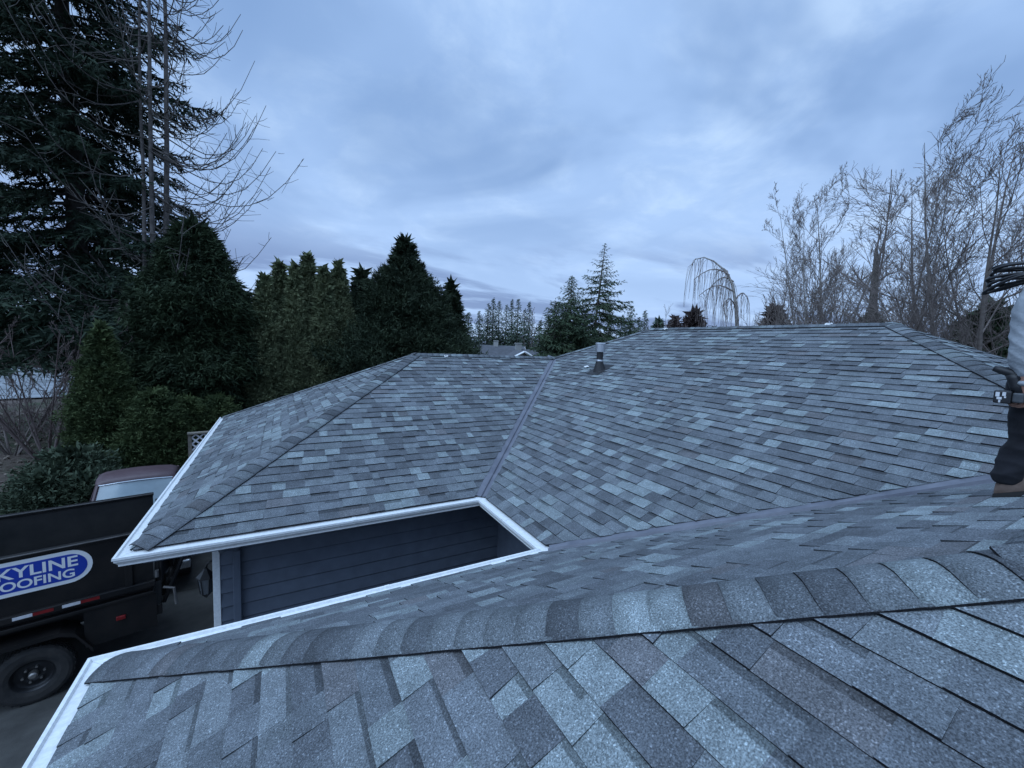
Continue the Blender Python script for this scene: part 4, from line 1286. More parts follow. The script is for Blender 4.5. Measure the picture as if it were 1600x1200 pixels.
def dead_conifer():
    g = np.random.default_rng(12)
    t = None
    base = bearing(236, 23)
    t = empty('dead_conifer', tuple(base)); tag(t, 'dead grey conifer of three bare stems with long curving branches', 'tree')
    small = []
    stems = []
    for (u, top, r0) in ((219, 24.5, 0.10), (236, 26.5, 0.12), (253, 27.5, 0.14)):
        c = bearing(u, 23, 480); c2 = bearing(u+3, 23, -60)
        z = np.linspace(0, 1, 12)
        w = np.cumsum(g.normal(0, 0.03, (12, 2)), axis=0)
        pts = np.stack([c[0]+(c2[0]-c[0])*z+w[:, 0], c[1]+(c2[1]-c[1])*z+w[:, 1], top*z], 1)
        stems.append(pts)
        put('trunk', tubes([(pts, r0*(1-z*0.85))], 8), M_DEADWD, t, base)
    for k in range(190):
        st = stems[int(g.integers(0, 3))]
        f = g.uniform(0.10, 0.97); z0 = f
        i = min(int(f*11), 10); o = st[i]+(st[i+1]-st[i])*(f*11-i)
        a = g.uniform(0, 6.28) if k % 3 else g.normal(-YAW+0.3, 0.5)
        h = np.array([math.cos(a), math.sin(a), 0])
        L_ = (1.3+4.2*max(0.0, 1-abs(f-0.38)/0.62)**1.1)*g.uniform(0.35, 1.0)
        s = np.linspace(0, 1, 8)
        sag = g.uniform(0.12, 0.4); hook = g.uniform(0.3, 0.8)
        br = o+h*(L_*s)[:, None]+np.array([0, 0, 1.0])*(L_*(-sag*np.sin(s*2.4)+hook*s**3))[:, None]+np.cumsum(g.normal(0, 0.03, (8, 3)), axis=0)
        small.append((br, np.linspace(0.026, 0.010, 8)))
        for q in range(int(L_*3.2)):
            fs_ = g.uniform(0.25, 1.0); kk = fs_*7; i0 = min(int(kk), 6); p = br[i0]+(br[i0+1]-br[i0])*(kk-i0)
            d = unit(unit(br[i0+1]-br[i0])*0.5+g.normal(0, 0.6, 3)+np.array([0, 0, 0.15]))
            l2 = g.uniform(0.25, 0.95)
            s2 = np.linspace(0, 1, 3)
            tw_ = p+d*(l2*s2)[:, None]+np.cumsum(g.normal(0, 0.03, (3, 3)), axis=0)
            small.append((tw_, np.linspace(0.010, 0.006, 3)))
    put('branches', tubes(small, 4), M_DEADWD, t, base)
dead_conifer()

d_ = 21.5
b = bearing(306, d_, 470)
Hc = height_at(300, 352, d_)
dense('cedar_tree', b, Hc, lambda z: 2.25*(min(1, (1-z)*2.3)**0.62)*(0.88+0.12*math.sin(z*21)), 'broad dark cedar standing right of the dead stems', seed=21, clumps=4200, per=36,
      leaf=(0.20, 0.055), cr=0.30, updir=-0.12, m=M_CEDAR, rough=0.16)
arbo = [(413, 433, 0.66), (436, 409, 0.62), (461, 415, 0.50), (481, 397, 0.66), (506, 417, 0.55), (529, 411, 0.70)]
names = ['leftmost arborvitae of the tall clipped row, shorter than its neighbours', 'second arborvitae from the left in the tall row, with rounded tip',
         'narrow third arborvitae of the tall row, just left of the tallest', 'tallest pointed arborvitae in the middle of the tall row',
         'fifth arborvitae of the tall row, just right of the tallest', 'rightmost arborvitae of the tall row, next to big dark cypress']
for k, (u, v, R_) in enumerate(arbo):
    dd_ = 21.0 + (0.5 if k % 2 else 0.0)
    b = bearing(u, dd_, v)
    H_ = height_at(u, v, dd_)
    dense('arborvitae', b, H_, lambda z, R_=R_: R_*min(1.0, ((1-z)*3.0))**0.8*(1.0+0.08*math.sin(z*26+R_*40)), names[k], 'tree', 'arborvitae in the tall row', seed=30+k, clumps=2000, per=25,
          leaf=(0.115, 0.042), cr=0.125, updir=0.75, m=M_ARBO, rough=0.10, sprig=0.02)
b = bearing(632, 22.5, 430)
Hc = height_at(628, 377, 22.5)
def cyp(z):
    return 4.5*min(1, ((1-z)*1.35))**0.85*(0.92+0.08*math.sin(z*19))*(0.55+0.45*min(1, (1-z)*2.2+0.25))
dense('cypress_tree', b, Hc, cyp, 'large dark conical cypress rising behind the garage ridge', seed=41, clumps=5000, per=36, leaf=(0.20, 0.052), cr=0.34, updir=0.6, m=M_CYPR, rough=0.20, lobes=4, sprig=0.14)
b = bearing(566, 23.5, 450)
dense('cypress_tree', b, height_at(570, 424, 23.5), lambda z: 1.5*min(1, (1-z)*1.5)**0.9, 'smaller dark cypress between arborvitae row and big cypress', seed=42, clumps=1100, per=34, leaf=(0.2, 0.052), cr=0.3, updir=0.5, m=M_CYPR, rough=0.22)
b = bearing(705, 25, 470)
dense('cypress_tree', b, height_at(702, 440, 25), lambda z: 1.45*min(1, (1-z)*1.4)**0.9, 'low dark cypress at the right foot of big cypress', seed=43, clumps=1000, per=34, leaf=(0.2, 0.052), cr=0.3, updir=0.5, m=M_CYPR, rough=0.22)
# column cypress and shrubs by the drive
b = bearing(166, 18.6, 700)
dense('column_cypress', b, height_at(150, 508, 18.6), lambda z: 0.80*min(1.0, (1-z)*1.75)**0.8*(0.95+0.05*math.sin(z*30)), 'slim green column cypress between bare bush and dark cedar', seed=51, clumps=1900, per=30, leaf=(0.105, 0.036), cr=0.15, updir=0.5, m=M_SHRUB, rough=0.09)
for k, (u, d_, v, R_, lab) in enumerate(((246, 17.6, 612, 0.72, 'rounded green conifer shrub behind the maroon pickup roof'), (294, 18.2, 626, 0.62, 'green conifer shrub left of the white lattice panel'),
                                 (340, 18.8, 622, 0.75, 'green conifer shrub half hidden by the garage roof edge'), (207, 17.2, 692, 0.55, 'low green shrub at the foot of column cypress'))):
    b = bearing(u, d_, 680)
    dense('conifer_shrub', b, height_at(u, v, d_), lambda z, R_=R_: R_*(max(0.02, 1-(abs(z-0.34)/0.68)**2.2))**0.6, lab, 'shrub', seed=60+k, clumps=900, per=28, leaf=(0.11, 0.038), cr=0.18, updir=0.5, m=M_SHRUB, rough=0.16)
for k, (u, d_, v, R_, lab) in enumerate(((112, 15.6, 708, 0.80, 'taller grey green rhododendron bush beside the bare bush'), (76, 14.9, 742, 0.70, 'low rhododendron bush spreading in front of the taller one'), (140, 14.6, 745, 0.6, 'rhododendron bush next to the maroon pickup'))):
    b = bearing(u, d_, 740)
    dense('rhododendron_bush', b, height_at(u, v, d_), lambda z, R_=R_: R_*(max(0.02, 1-(abs(z-0.45)/0.60)**2.4))**0.55, lab, 'shrub', seed=70+k, clumps=420, per=18, leaf=(0.115, 0.042), cr=0.2, updir=0.55, m=M_RHODO, rough=0.25, broad=True)
for k, (u, d_, v, R_) in enumerate(((-90, 80, 500, 5.5), (-20, 84, 496, 5.5), (45, 82, 494, 5.5), (105, 80, 498, 5.0), (165, 72, 490, 5.0), (205, 34, 540, 1.6), (232, 30, 560, 1.4))):
    b = bearing(u, d_, v)
    dense('background_evergreen', b + np.array([0, 0, 0.2]), height_at(u, v, d_), lambda z, R_=R_: R_*min(1, (1-z)*1.6)**0.6, '%s dark evergreen from the left under the tall fir' % ORD[k], 'tree', 'dark evergreens under the tall fir', seed=80+k, clumps=360, per=18, leaf=(0.40, 0.14), cr=0.55, updir=0.0, m=M_FIR, rough=0.25, zmin=0.05)
b = bearing(73, 21.5, 700)
bare('bare_bush', b, 6.3, 'large leafless many stemmed bush on the brown soil at left', 'bush', seed=91, stems=15, trunk_r=0.045, limbs=8, spread=0.5, subs=(6, 5), stem_spread=0.55, twig=0.0075, limb_from=0.2, wig=0.07, lenf=(0.34, 0.5, 0.5), bark=M_REDTW, tw=M_REDTW)
b = bearing(20, 24, 700)
bare('bare_bush', b, 4.3, 'smaller leafless bush at the left picture edge', 'bush', seed=92, stems=9, trunk_r=0.045, limbs=6, spread=0.5, subs=(5, 3), stem_spread=0.6, twig=0.008, limb_from=0.22, lenf=(0.34, 0.5, 0.5), bark=M_TWIG)

# ---- centre: far firs and the hemlock
far = [(707, 462, 62), (721, 474, 70), (733, 488, 66), (750, 486, 80), (762, 474, 84), (771, 465, 84), (780, 470, 86), (792, 476, 90), (801, 467, 84), (810, 467, 82), (820, 482, 88), (829, 472, 80), (845, 500, 85), (858, 492, 78),
       (954, 484, 66), (972, 492, 72), (986, 478, 68), (1000, 496, 75), (1009, 485, 80), (1022, 507, 84)]
for k, (u, v, d_) in enumerate(far):
    b = bearing(u, d_, v)
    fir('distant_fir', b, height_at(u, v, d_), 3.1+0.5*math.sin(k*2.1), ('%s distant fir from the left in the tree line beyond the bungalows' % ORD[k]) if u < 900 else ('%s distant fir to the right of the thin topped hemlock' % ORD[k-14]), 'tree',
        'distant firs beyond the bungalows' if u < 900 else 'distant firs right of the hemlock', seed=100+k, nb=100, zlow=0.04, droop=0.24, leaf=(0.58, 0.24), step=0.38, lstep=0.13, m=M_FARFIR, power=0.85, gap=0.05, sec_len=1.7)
b = bearing(934, 44, 420)
fir('hemlock_tree', b, height_at(934, 379, 44), 8.2, 'tall thin topped hemlock with drooping open branches behind the vent pipe', seed=131, nb=105, zlow=0.10, droop=0.34, leaf=(0.40, 0.13), step=0.24, lstep=0.06, m=M_HEML, power=1.0, lift=0.45, gap=0.06, sec_len=1.1, lean=(0.6, 0.0))
b = bearing(893, 41, 470)
fir('spruce_tree', b, height_at(893, 432, 41), 6.0, 'broad dark spruce left of the thin topped hemlock', seed=132, nb=170, zlow=0.05, droop=0.3, leaf=(0.44, 0.15), step=0.26, sec_len=1.5, lstep=0.075, m=M_HEML, power=0.9)
b = bearing(868, 39, 490)
fir('spruce_tree', b, height_at(868, 470, 39), 3.4, 'lower spruce at the left foot of broad dark spruce', seed=133, nb=130, zlow=0.05, droop=0.34, leaf=(0.44, 0.15), step=0.26, sec_len=1.5, lstep=0.08, m=M_HEML, power=0.6)
b = bearing(985, 46, 505)
fir('spruce_tree', b, height_at(975, 505, 46), 3.4, 'low spruce tucked under the hemlock on its right side', seed=134, nb=110, zlow=0.05, droop=0.34, leaf=(0.44, 0.15), step=0.26, sec_len=1.5, lstep=0.08, m=M_HEML, power=0.6)
b = bearing(826, 50, 500)
bare('bare_tree', b, height_at(828, 488, 50), 'small grey leafless tree between far firs and broad spruce', seed=140, trunk_r=0.12, limbs=9, subs=(6, 5), twig=0.018, limb_from=0.2)

# ---- right: weeping birch, birches, snag, big bare trees and thicket
def weeping():
    g = np.random.default_rng(5)
    d0 = 30.0
    base = bearing(1150, d0)
    t = empty('weeping_birch', tuple(base)); tag(t, 'bare weeping birch arching over to the left above the roof ridge', 'tree')
    P3 = lambda u, v, dd_=d0: np.array([*bearing(u, dd_, v)[:2], height_at(u, v, dd_)])
    tr_ = np.array([base, P3(1152, 520), P3(1150, 480), P3(1145, 445), P3(1132, 422), P3(1115, 408), P3(1100, 402), P3(1087, 405), P3(1080, 414)])
    put('trunk', tubes([(tr_, np.array([0.15, 0.12, 0.10, 0.085, 0.06, 0.045, 0.035, 0.025, 0.018]))], 8), M_BIRCH, t, base)
    small = []
    arms = [tr_[3:]]
    for u0, v0, u1, v1, dz in ((1146, 440, 1108, 452, 1.0), (1145, 455, 1092, 462, -1.0), (1148, 470, 1170, 470, 0.8), (1140, 430, 1085, 436, -0.7), (1143, 440, 1120, 425, 1.6), (1149, 480, 1128, 478, -1.3)):
        a, c = P3(u0, v0), P3(u1, v1, d0+dz)
        s = np.linspace(0, 1, 6)
        m_ = a+(c-a)*s[:, None]; m_[:, 2] += np.sin(s*math.pi)*0.5
        arms.append(m_); small.append((m_, np.linspace(0.05, 0.018, 6)))
    for arm in arms:
        nq = 18 if arm is arms[0] else 10
        for f in np.linspace(0.08, 1, nq):
            k = f*(len(arm)-1); i = min(int(k), len(arm)-2); p = arm[i]+(arm[i+1]-arm[i])*(k-i)
            for q in range(2):
                L_ = g.uniform(1.0, 3.6); out = g.normal(0, 0.35, 2)
                s = np.linspace(0, 1, 7)
                st = np.stack([p[0]+out[0]*s**0.6*L_*0.4, p[1]+out[1]*s**0.6*L_*0.4, p[2]+0.15*np.sin(s*3.1)-L_*s**1.35], 1)+np.cumsum(g.normal(0, 0.025, (7, 3)), axis=0)
                st[:, 2] = np.maximum(st[:, 2], 1.5)
                small.append((st, np.linspace(0.012, 0.007, 7)))
    put('hanging_twigs', tubes(small, 4), M_BTWIG, t, base)
weeping()

def snag():
    g = np.random.default_rng(8)
    d0 = 27.0
    base = bearing(1366, d0)
    t = empty('broken_snag', tuple(base)); tag(t, 'thick broken off trunk with a few straight thin shoots beside the birch', 'tree')
    P3 = lambda u, v, dd_=d0: np.array([*bearing(u, dd_, v)[:2], height_at(u, v, dd_)])
    tr_ = np.array([base, P3(1363, 500), P3(1366, 450), P3(1369, 415), P3(1369, 388)])
    put('trunk', tubes([(tr_, np.array([0.24, 0.19, 0.16, 0.13, 0.06]))], 10), M_BARK, t, base)
    sh = []
    for u0, v0, um, vm, u1, v1 in ((1367, 440, 1386, 400, 1391, 266), (1367, 436, 1380, 420, 1400, 290), (1366, 445, 1392, 424, 1412, 418), (1369, 400, 1375, 380, 1372, 358), (1367, 460, 1340, 440, 1330, 415)):
        a, m_, c = P3(u0, v0), P3(um, vm), P3(u1, v1)
        s = np.linspace(0, 1, 9)[:, None]
        q = a*(1-s)**2+2*m_*s*(1-s)+c*s**2+np.cumsum(g.normal(0, 0.02, (9, 3)), axis=0)
        sh.append((q, np.linspace(0.055, 0.016, 9)))
        for k in range(9):
            f = g.uniform(0.3, 1); i = min(int(f*8), 7); p = q[i]
            l2 = g.uniform(0.3, 1.1); d = unit(np.array([*g.normal(0, 0.5, 2), 0.9]))
            sh.append((np.array([p, p+d*l2*.5, p+d*l2]), np.array([0.02, 0.015, 0.01])))
    put('shoots', tubes(sh, 5), M_TWIG, t, base)
snag()
b = bearing(1312, 31, 330)
bare('birch_tree', b, height_at(1305, 258, 31)-0.3, 'tall pale leafless birch with several stems left of the broken snag', seed=151, stems=4, trunk_r=0.13, limbs=15, spread=0.5, subs=(8, 5, 3, 2), stem_spread=0.18, twig=0.0075, bark=M_BIRCH, tw=M_BTWIG, limb_from=0.2, lenf=(0.36, 0.52, 0.75), up=0.05, wig=0.06)
b = bearing(1268, 34, 440)
bare('bare_tree', b, height_at(1268, 400, 34), 'lower leafless tree at the left foot of tall birch', seed=152, stems=4, trunk_r=0.08, limbs=12, spread=0.5, subs=(7, 5), stem_spread=0.2, twig=0.014, limb_from=0.15, tw=M_BTWIG, up=0.1)
b = bearing(1222, 36, 450)
bare('bare_tree', b, height_at(1222, 418, 36), 'slight leafless tree between weeping birch and tall birch', seed=153, stems=3, trunk_r=0.07, limbs=11, spread=0.5, subs=(7, 5), stem_spread=0.15, twig=0.013, limb_from=0.2, tw=M_BTWIG, up=0.1)
b = bearing(1452, 30, 320)
bare('bare_tree', b, height_at(1448, 232, 30)-0.5, 'thin tall leafless tree between broken snag and big bare tree', seed=154, stems=3, trunk_r=0.10, limbs=13, spread=0.5, subs=(7, 5, 3, 2), stem_spread=0.10, twig=0.0075, limb_from=0.22, lenf=(0.28, 0.54, 0.75), up=0.06, wig=0.07, tw=M_BTWIG)
b = bearing(1556, 24, 280)
bare('bare_tree', b, height_at(1575, 122, 24)-0.3, 'biggest leafless tree, wide crowned, at the right picture edge behind the worker', seed=155, stems=5, trunk_r=0.15, limbs=14, spread=0.7, subs=(8, 5, 3, 2), stem_spread=0.30, twig=0.0075, bark=M_BARKG, limb_from=0.14, lenf=(0.48, 0.52, 0.75), up=0.04, wig=0.06)
b = bearing(1680, 27)
bare('bare_tree', b, 17, 'leafless tree just past the right picture edge', seed=156, stems=3, trunk_r=0.2, limbs=11, spread=0.6, subs=(7, 5), stem_spread=0.2, twig=0.0105, limb_from=0.15, up=0.08)
for k, (u, d_, v) in enumerate(((1205, 40, 480), (1250, 38, 474), (1300, 37, 470), (1345, 36, 462), (1395, 34, 466), (1440, 33, 455), (1480, 31, 462), (1525, 29, 458), (1580, 29, 460), (1045, 55, 470))):
    b = bearing(u, d_, v)
    bare('thicket_shrub', b, height_at(u, v, d_), ('%s grey leafless shrub from the left in the thicket behind the main ridge' % ORD[k]) if u > 1100 else 'pale leafless sapling beyond the far end of main ridge', 'shrub' if u > 1100 else 'tree', 'leafless shrubs behind the main ridge' if u > 1100 else None,
         seed=160+k, stems=6 if u > 1100 else 2, trunk_r=0.06, limbs=9, spread=0.65, subs=(6, 5), stem_spread=0.3, twig=0.0105, limb_from=0.15, up=0.05, tw=M_TWIG)
for k, (u, d_, v, R_, m_, lab) in enumerate(((1086, 42, 486, 2.6, M_REDLF, 'dark copper leaved bush under the weeping birch'), (1212, 40, 480, 1.8, M_REDLF, 'dark reddish evergreen bush right of weeping birch'),
                                          (1360, 36, 494, 1.8, M_HEML, 'dark evergreen bush at the foot of broken snag'), (1545, 27.5, 480, 1.7, M_HEML, 'dark ivy clad evergreen behind the worker'),
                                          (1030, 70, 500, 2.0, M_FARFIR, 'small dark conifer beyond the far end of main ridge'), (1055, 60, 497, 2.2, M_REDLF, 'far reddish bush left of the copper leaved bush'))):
    b = bearing(u, d_, v)
    dense('evergreen_bush', b, height_at(u, v, d_), lambda z, R_=R_: R_*min(1, (1-z)*1.7)**0.7, lab, 'bush', seed=180+k, clumps=320, per=20, leaf=(0.30, 0.10), cr=0.42, updir=0.4, m=m_, rough=0.3, zmin=0.2)
# ------------------------------------------------------------------ worker standing on the court slope
M_SKIN = mat('skin', (0.30, 0.16, 0.115), 0.55, var=0.08, scale=30)
M_HAIR = mat('dark_hair', (0.015, 0.012, 0.010), 0.7)
M_SWEAT = mat('grey_sweatshirt', (0.30, 0.32, 0.345), 0.95, var=0.10, scale=25, bump=0.35, bscale=70)
M_PANTS = mat('black_work_trousers', (0.010, 0.010, 0.014), 0.9, var=0.3, scale=10, bump=0.3, bscale=30)
M_BOOT = mat('brown_leather_boot', (0.095, 0.060, 0.045), 0.7, color2=(0.17, 0.115, 0.09), scale=14, bump=0.2, bscale=50)
M_SOLE = mat('dark_boot_sole', (0.02, 0.018, 0.017), 0.8)
HB = np.array([1.427, -4.481, EH+1.3065+0.02])     # heel of the right boot
Rv, Fv, Zv = np.array([-1.0, 0, 0]), np.array([0, -1.0, 0]), np.array([0, 0, 1.0])
def W(a, b_, c): return tuple(HB + Rv*a + Fv*b_ + Zv*c)
def skin(name, verts, edges, radii, m, parent=None, sub=2, root=0, noise=0.0, seed=0):
    me_ = bpy.data.meshes.new(name)
    me_.from_pydata([tuple(v) for v in verts], edges, [])
    o = bpy.data.objects.new(name, me_); COL.objects.link(o)
    md = o.modifiers.new('skin', 'SKIN'); md.use_smooth_shade = True
    sv = me_.skin_vertices[0].data
    for k, r_ in enumerate(radii):
        sv[k].radius = (r_, r_) if not isinstance(r_, tuple) else r_
        sv[k].use_root = (k == root)
    sb = o.modifiers.new('sub', 'SUBSURF'); sb.levels = sub; sb.render_levels = sub
    dg = bpy.context.evaluated_depsgraph_get()
    me2 = bpy.data.meshes.new_from_object(o.evaluated_get(dg))
    bpy.data.objects.remove(o, do_unlink=True)
    me2.name = name
    if noise:
        co = np.zeros(len(me2.vertices)*3); me2.vertices.foreach_get('co', co); co = co.reshape(-1, 3)
        no = np.zeros(len(me2.vertices)*3); me2.vertices.foreach_get('normal', no); no = no.reshape(-1, 3)
        gn = np.random.default_rng(seed+50)
        w_ = 0
        for q_ in range(7):
            kd = gn.normal(0, 1, 3)*np.array([13, 13, 15])
            w_ = w_ + (1-2*np.abs(np.sin(co @ kd + gn.uniform(0, 6) + 1.2*np.sin(co @ gn.normal(0, 9, 3)))))*gn.uniform(0.25, 0.6)
        co += no*(w_*noise)[:, None]
        me2.vertices.foreach_set('co', co.ravel())
    me2.materials.clear(); me2.materials.append(m)
    me2.polygons.foreach_set('use_smooth', [True]*len(me2.polygons)); me2.update()
    o2 = bpy.data.objects.new(name, me2); COL.objects.link(o2)
    if parent is not None: o2.parent = parent
    return o2
zl = 0.03        # the left boot stands further along the slope
J = {'pel': W(-0.03, .12, .80), 'spine': W(-0.03, .13, 1.0), 'chest': W(-0.03, .16, 1.20), 'neck': W(-0.03, .20, 1.37), 'headb': W(-0.03, .24, 1.44), 'headt': W(-0.03, .27, 1.58),
     'rsh': W(.15, .12, 1.30), 'rel': W(.235, .055, 1.00), 'rwr': W(.235, .085, .71), 'rpalm': W(.235, .10, .645),
     'lsh': W(-.21, .16, 1.30), 'lel': W(-.30, .10, 1.03), 'lwr': W(-.28, .26, .84), 'lpalm': W(-.27, .31, .80),
     'rhip': W(.06, .12, .76), 'rkn': W(.06, .12, .43), 'ran': W(.04, .05, .09), 'rtoe': W(.05, .20, .07),
     'lhip': W(-.12, .12, .76), 'lkn': W(-.16, .20, .48), 'lan': W(-.20, .17, .15), 'ltoe': W(-.20, .33, .17)}
keys = list(J); ix = {k: i for i, k in enumerate(keys)}
E_ = [('pel', 'spine'), ('spine', 'chest'), ('chest', 'neck'), ('neck', 'headb'), ('headb', 'headt'), ('chest', 'rsh'), ('rsh', 'rel'), ('rel', 'rwr'), ('rwr', 'rpalm'), ('chest', 'lsh'), ('lsh', 'lel'), ('lel', 'lwr'), ('lwr', 'lpalm'),
      ('pel', 'rhip'), ('rhip', 'rkn'), ('rkn', 'ran'), ('ran', 'rtoe'), ('pel', 'lhip'), ('lhip', 'lkn'), ('lkn', 'lan'), ('lan', 'ltoe')]
rad = {'pel': .10, 'spine': .10, 'chest': .115, 'neck': .055, 'headb': .085, 'headt': .09, 'rsh': .055, 'rel': .042, 'rwr': .028, 'rpalm': (.042, .020), 'lsh': .055, 'lel': .042, 'lwr': .028, 'lpalm': (.042, .020),
       'rhip': .07, 'rkn': .05, 'ran': .036, 'rtoe': .03, 'lhip': .07, 'lkn': .05, 'lan': .04, 'ltoe': .035}
vs = [J[k] for k in keys]; es = [(ix[a], ix[b_]) for a, b_ in E_]; rs = [rad[k] for k in keys]
# fingers: chains rooted in the palms, curled round the tool on the right
def fingers(palm, fwd, side, curl, down):
    palm, fwd, side, curl, down = [np.array(x, float) for x in (palm, fwd, side, curl, down)]
    for k, ln_ in enumerate((0.070, 0.080, 0.075, 0.058)):
        p0 = palm + side*(0.030-0.020*k)+down*0.02
        p1 = p0 + down*ln_*0.45 + curl*ln_*0.15
        p2 = p1 + down*ln_*0.12 + curl*ln_*0.42
        p3 = p2 - down*ln_*0.22 + curl*ln_*0.18
        i0 = len(vs)
        vs.extend([p0, p1, p2, p3]); rs.extend([.0095, .009, .0085, .0075])
        es.extend([(i0, i0+1), (i0+1, i0+2), (i0+2, i0+3)])
        es.append((ix['rpalm'] if palm is not None and np.allclose(palm, J['rpalm']) else ix['lpalm'], i0))
    i0 = len(vs)
    p0 = palm+side*0.036-down*0.015; p1 = p0+side*0.018+down*0.03+curl*0.02; p2 = p1+down*0.015+curl*0.032-side*0.012
    vs.extend([p0, p1, p2]); rs.extend([.012, .0105, .009]); es.extend([(i0, i0+1), (i0+1, i0+2), (ix['rpalm'] if np.allclose(palm, J['rpalm']) else ix['lpalm'], i0)])
fingers(J['rpalm'], Fv, Fv, -Rv*0.3-Fv*0.95, -Zv)
fingers(J['lpalm'], Fv, -Rv, -Rv*0.2-Zv*0.3+Fv*0.2, unit(Fv*0.8-Zv*0.5))
person = skin('person', vs, es, rs, M_SKIN, sub=2)
tag(person, 'worker in grey sweatshirt and black trousers standing at the right edge of roof', 'person')
# face
hd = np.array(J['headb'])*0.45+np.array(J['headt'])*0.55
def blob(name, c, r3, m, par, n_=12):
    mb_ = MB(); c = np.array(c)
    rings = []
    for a in np.linspace(0.12, math.pi-0.12, n_):
        rings.append([tuple(c+np.array([r3[0]*math.sin(a)*math.cos(q), r3[1]*math.sin(a)*math.sin(q), r3[2]*math.cos(a)])) for q in np.linspace(0, 2*math.pi, 16, endpoint=False)])
    mb_.loft(rings); return mb_.build(name, m, par, smooth=True)
blob('hair', hd+Zv*0.035-Fv*0.02, (0.088, 0.098, 0.085), M_HAIR, person)
blob('nose', hd+Fv*0.082-Zv*0.01, (0.012, 0.018, 0.02), M_SKIN, person, 8)
for s_ in (-1, 1):
    blob('ear', hd+Rv*s_*0.078-Zv*0.005, (0.012, 0.022, 0.032), M_SKIN, person, 8)
    blob('eye', hd+Rv*s_*0.034+Fv*0.068+Zv*0.012, (0.011, 0.008, 0.009), M_SOLE, person, 8)
blob('mouth', hd+Fv*0.066-Zv*0.045, (0.022, 0.008, 0.006), mat('lips', (0.25, 0.09, 0.08), 0.5), person, 8)
# sweatshirt
sv_ = ['pel', 'spine', 'chest', 'neck', 'rsh', 'rel', 'rwr', 'lsh', 'lel', 'lwr']
pts = [W(-0.03, .115, .76), W(-.03, .12, .98), J['chest'], W(-0.03, .195, 1.33), J['rsh'], W(.235, .05, 1.14), J['rel'], W(.24, .065, .86), W(.235, .085, .735), J['lsh'], J['lel'], J['lwr']]
ed = [(0, 1), (1, 2), (2, 3), (2, 4), (4, 5), (5, 6), (6, 7), (7, 8), (2, 9), (9, 10), (10, 11)]
skin('sweatshirt', pts, ed, [.168, .145, .15, .08, .085, .074, .068, .060, .044, .085, .066, .044], M_SWEAT, person, sub=4, noise=0.0058, seed=1)
pts = [W(.236, .084, .742), W(.235, .086, .695)]
skin('cuff', pts, [(0, 1)], [.046, .042], M_SWEAT, person, sub=2)
pts = [W(-0.03, .12, .86), W(.07, .115, .72), W(.075, .09, .56), W(.06, .095, .40), W(.05, .055, .24), W(.045, .035, .13), W(.045, .04, .075),
       W(-.13, .125, .72), W(-.155, .19, .5), W(-.19, .16, .30), W(-.20, .16, .17)]
ed = [(0, 1), (1, 2), (2, 3), (3, 4), (4, 5), (5, 6), (0, 7), (7, 8), (8, 9), (9, 10)]
skin('trousers', pts, ed, [.152, .122, .102, .084, .08, .086, .066, .122, .088, .074, .07], M_PANTS, person, sub=4, noise=0.0075, seed=4)
SL = 0.4829
for (a, b0, c0) in ((.045, 0.0, 0.0), (-.20, .13, .085)):
    mb = MB()
    rings = []
    for f, hw, h in ((0.0, .030, .085), (0.03, .040, .11), (.10, .042, .115), (.16, .044, .085), (.22, .046, .065), (.27, .040, .055), (.295, .022, .04)):
        z0 = c0+f*SL
        rings.append([W(a-hw, b0+f, z0+.018), W(a+hw, b0+f, z0+.018), W(a+hw, b0+f, z0+h*.6), W(a+hw*.55, b0+f, z0+h), W(a-hw*.55, b0+f, z0+h), W(a-hw, b0+f, z0+h*.6)])
    mb.loft(rings); bt = mb.build('boot', M_BOOT, person, smooth=True, bevel=0.006)
    mb = MB(); rings = []
    for f, hw in ((-.003, .028), (0.03, .040), (.10, .040), (.16, .044), (.22, .047), (.27, .040), (.298, .022)):
        z0 = c0+f*SL
        rings.append([W(a-hw, b0+f, z0-.010), W(a+hw, b0+f, z0-.010), W(a+hw, b0+f, z0+.019), W(a-hw, b0+f, z0+.019)])
    mb.loft(rings); mb.build('sole', M_SOLE, bt)

# ---- cordless tool in the right hand
M_TOOL = mat('black_tool_plastic', (0.014, 0.014, 0.017), 0.5, var=0.2, scale=40)
M_TOOLG = mat('grey_tool_plastic', (0.06, 0.065, 0.072), 0.5, var=0.2, scale=40)
tl = empty('cordless_tool', W(.24, .055, .64)); tag(tl, 'black cordless power tool with battery pack held in the right hand', 'power tool')
def TL(a, b_, c): return (-a, -b_, c)            # local: a to the right hand side, b forward, c up
def tbox(name, a0, a1, b0, b1, c0, c1, m, par=tl, bev=0.008):
    mb_ = MB(); mb_.box((min(-a0, -a1), min(-b0, -b1), c0), (max(-a0, -a1), max(-b0, -b1), c1)); return mb_.build(name, m, par, bevel=bev)
bat = tbox('battery_pack', -.035, .04, -.075, -.005, -.045, .03, M_TOOL)
tbox('battery_base', -.03, .035, -.004, .04, -.035, .022, M_TOOLG, bat)
for k, (b0, b1, c0, c1) in enumerate(((-.066, -.050, -.006, .020), (-.060, -.040, -.022, -.008), (-.052, -.044, -.040, -.024), (-.040, -.026, .000, .022), (-.032, -.024, -.012, -.002))):
    tbox('label_mark', .0405, .0415, b0, b1, c0, c1, M_REFW, bat, 0)
mb = MB(); mb.tube([TL(0, .012, .02), TL(0, .0, .06), TL(0, -.012, .10), TL(0, -.02, .125)], [.026, .027, .028, .030], 12); mb.build('motor_housing', M_TOOL, tl, smooth=True)
mb = MB(); mb.tube([TL(0, .015, .10), TL(0, -.03, .135), TL(0, -.075, .150), TL(0, -.095, .156)], [.022, .024, .020, .016], 12); mb.build('tool_head', M_TOOL, tl, smooth=True)
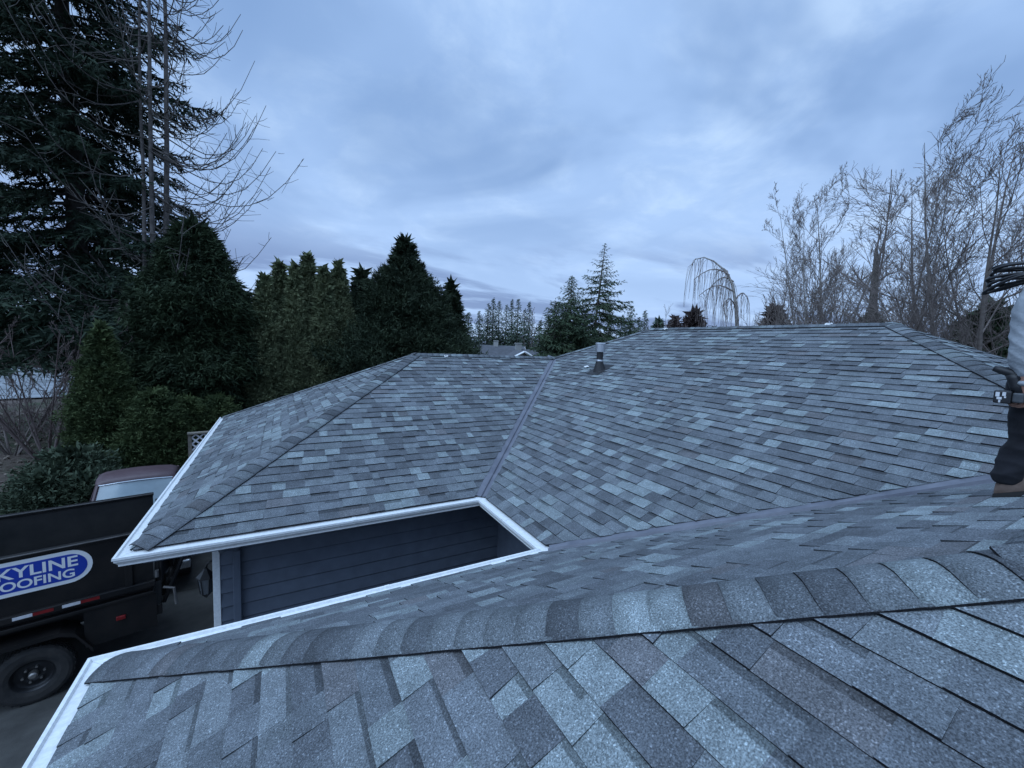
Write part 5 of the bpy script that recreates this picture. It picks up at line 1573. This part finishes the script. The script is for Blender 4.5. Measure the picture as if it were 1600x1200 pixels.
mb = MB(); mb.tube([TL(0, .02, .0), TL(0, .045, .0), TL(0, .06, .005)], [.018, .019, .017], 10); mb.build('grip', M_TOOLG, tl, smooth=True)

# ---- bundle of air hose over the shoulder
M_HOSE = mat('black_rubber_hose', (0.012, 0.012, 0.014), 0.35, var=0.3, scale=20)
g_ = np.random.default_rng(3)
pts = []
hose_base = np.array(W(.16, .10, 1.385))
loops = 7
for k in range(loops):
    fan = (k-2.6)*0.016                      # the loops fan out behind the shoulder and bunch together on it
    ln_ = 0.17+0.02*math.sin(k*2.3); hw_ = 0.011+0.005*(k % 3)
    for q in np.linspace(0, 2*math.pi, 28, endpoint=False):
        x_ = (1-math.cos(q))*0.5             # 0 behind the back, 1 in front
        bb = -0.125 + 0.014*math.sin(k*1.7) + (0.37+0.03*math.sin(k))*x_
        cc = -fan*(1-x_)**1.3*1.6 + hw_*math.sin(q)*(1.25-x_*0.7) + 0.05*math.sin(x_*math.pi)*0.6 - 0.05*x_**2 + 0.012*math.sin(3*x_+k)
        pts.append(W(.17+0.03*math.sin(q)+0.012*(k-3)+0.02*math.sin(k*2.1), bb, 1.335+cc))
mb = MB(); mb.tube([tuple(np.array(p)-hose_base) for p in pts], 0.0085, 7)
o = mb.build('air_hose', M_HOSE, None, smooth=True, loc=tuple(hose_base))
tag(o, 'looped bundle of black air hose slung over the shoulder', 'hose')

# ------------------------------------------------------------------ scraps left on the new roof
M_SCRAP = mat('white_paper_scrap', (0.75, 0.75, 0.74), 0.7)
def scrap(u, v, sl, label, size=0.06, kind='ring'):
    n = sl.n; o3 = sl.pt(0, 0, 0)
    p = on_plane(u, v, n, float(n @ o3)) + n*0.026
    mb_ = MB()
    e = np.array([sl.e[0], sl.e[1], 0]); up_ = np.cross(n, e)
    if kind == 'ring':
        mb_.tube([tuple(e*size*0.5*math.cos(a)+up_*size*0.5*math.sin(a)*0.8+n*0.006*math.sin(3*a)) for a in np.linspace(0, 5.6, 14)], size*0.16, 6)
    else:
        rows = []
        for k in range(5):
            f = k/4-0.5
            rows.append([tuple(e*size*f*1.2+up_*w_*size*0.32+n*(0.012*math.sin(f*7+w_*2)+0.012)) for w_ in (-1, -.3, .3, 1)])
        mb_.loft(rows, cap=False, closed=False)
    o_ = mb_.build('paper_scrap', M_SCRAP, loc=tuple(p)); tag(o_, label, 'scrap')
    if kind != 'ring':
        sm_ = o_.modifiers.new('solid', 'SOLIDIFY'); sm_.thickness = 0.002
scrap(697, 558, slopes['front'], 'white curled scrap just under the garage ridge', 0.075)
scrap(1295, 509, slopes['main'], 'white curled scrap on the main ridge under the tall birch', 0.09)
scrap(1040, 516, slopes['main'], 'flat white scrap near the far end of the main ridge', 0.09, 'flat')
scrap(917, 575, slopes['main'], 'crumpled white scrap left of the vent pipe base', 0.10, 'flat')
dp = np.array([-3.55, 1.05, 0.01])
mb = MB(); rows = [[(0.09*i-0.1, 0.07*j-0.1, 0.012+0.02*((i*3+j*5) % 4)/4) for j in range(4)] for i in range(4)]; mb.loft(rows, cap=False, closed=False)
o = mb.build('paper_scrap', M_SCRAP, loc=tuple(dp)); tag(o, 'crumpled white scrap on the driveway below the wall lantern', 'scrap'); sm = o.modifiers.new('solid', 'SOLIDIFY'); sm.thickness = 0.003
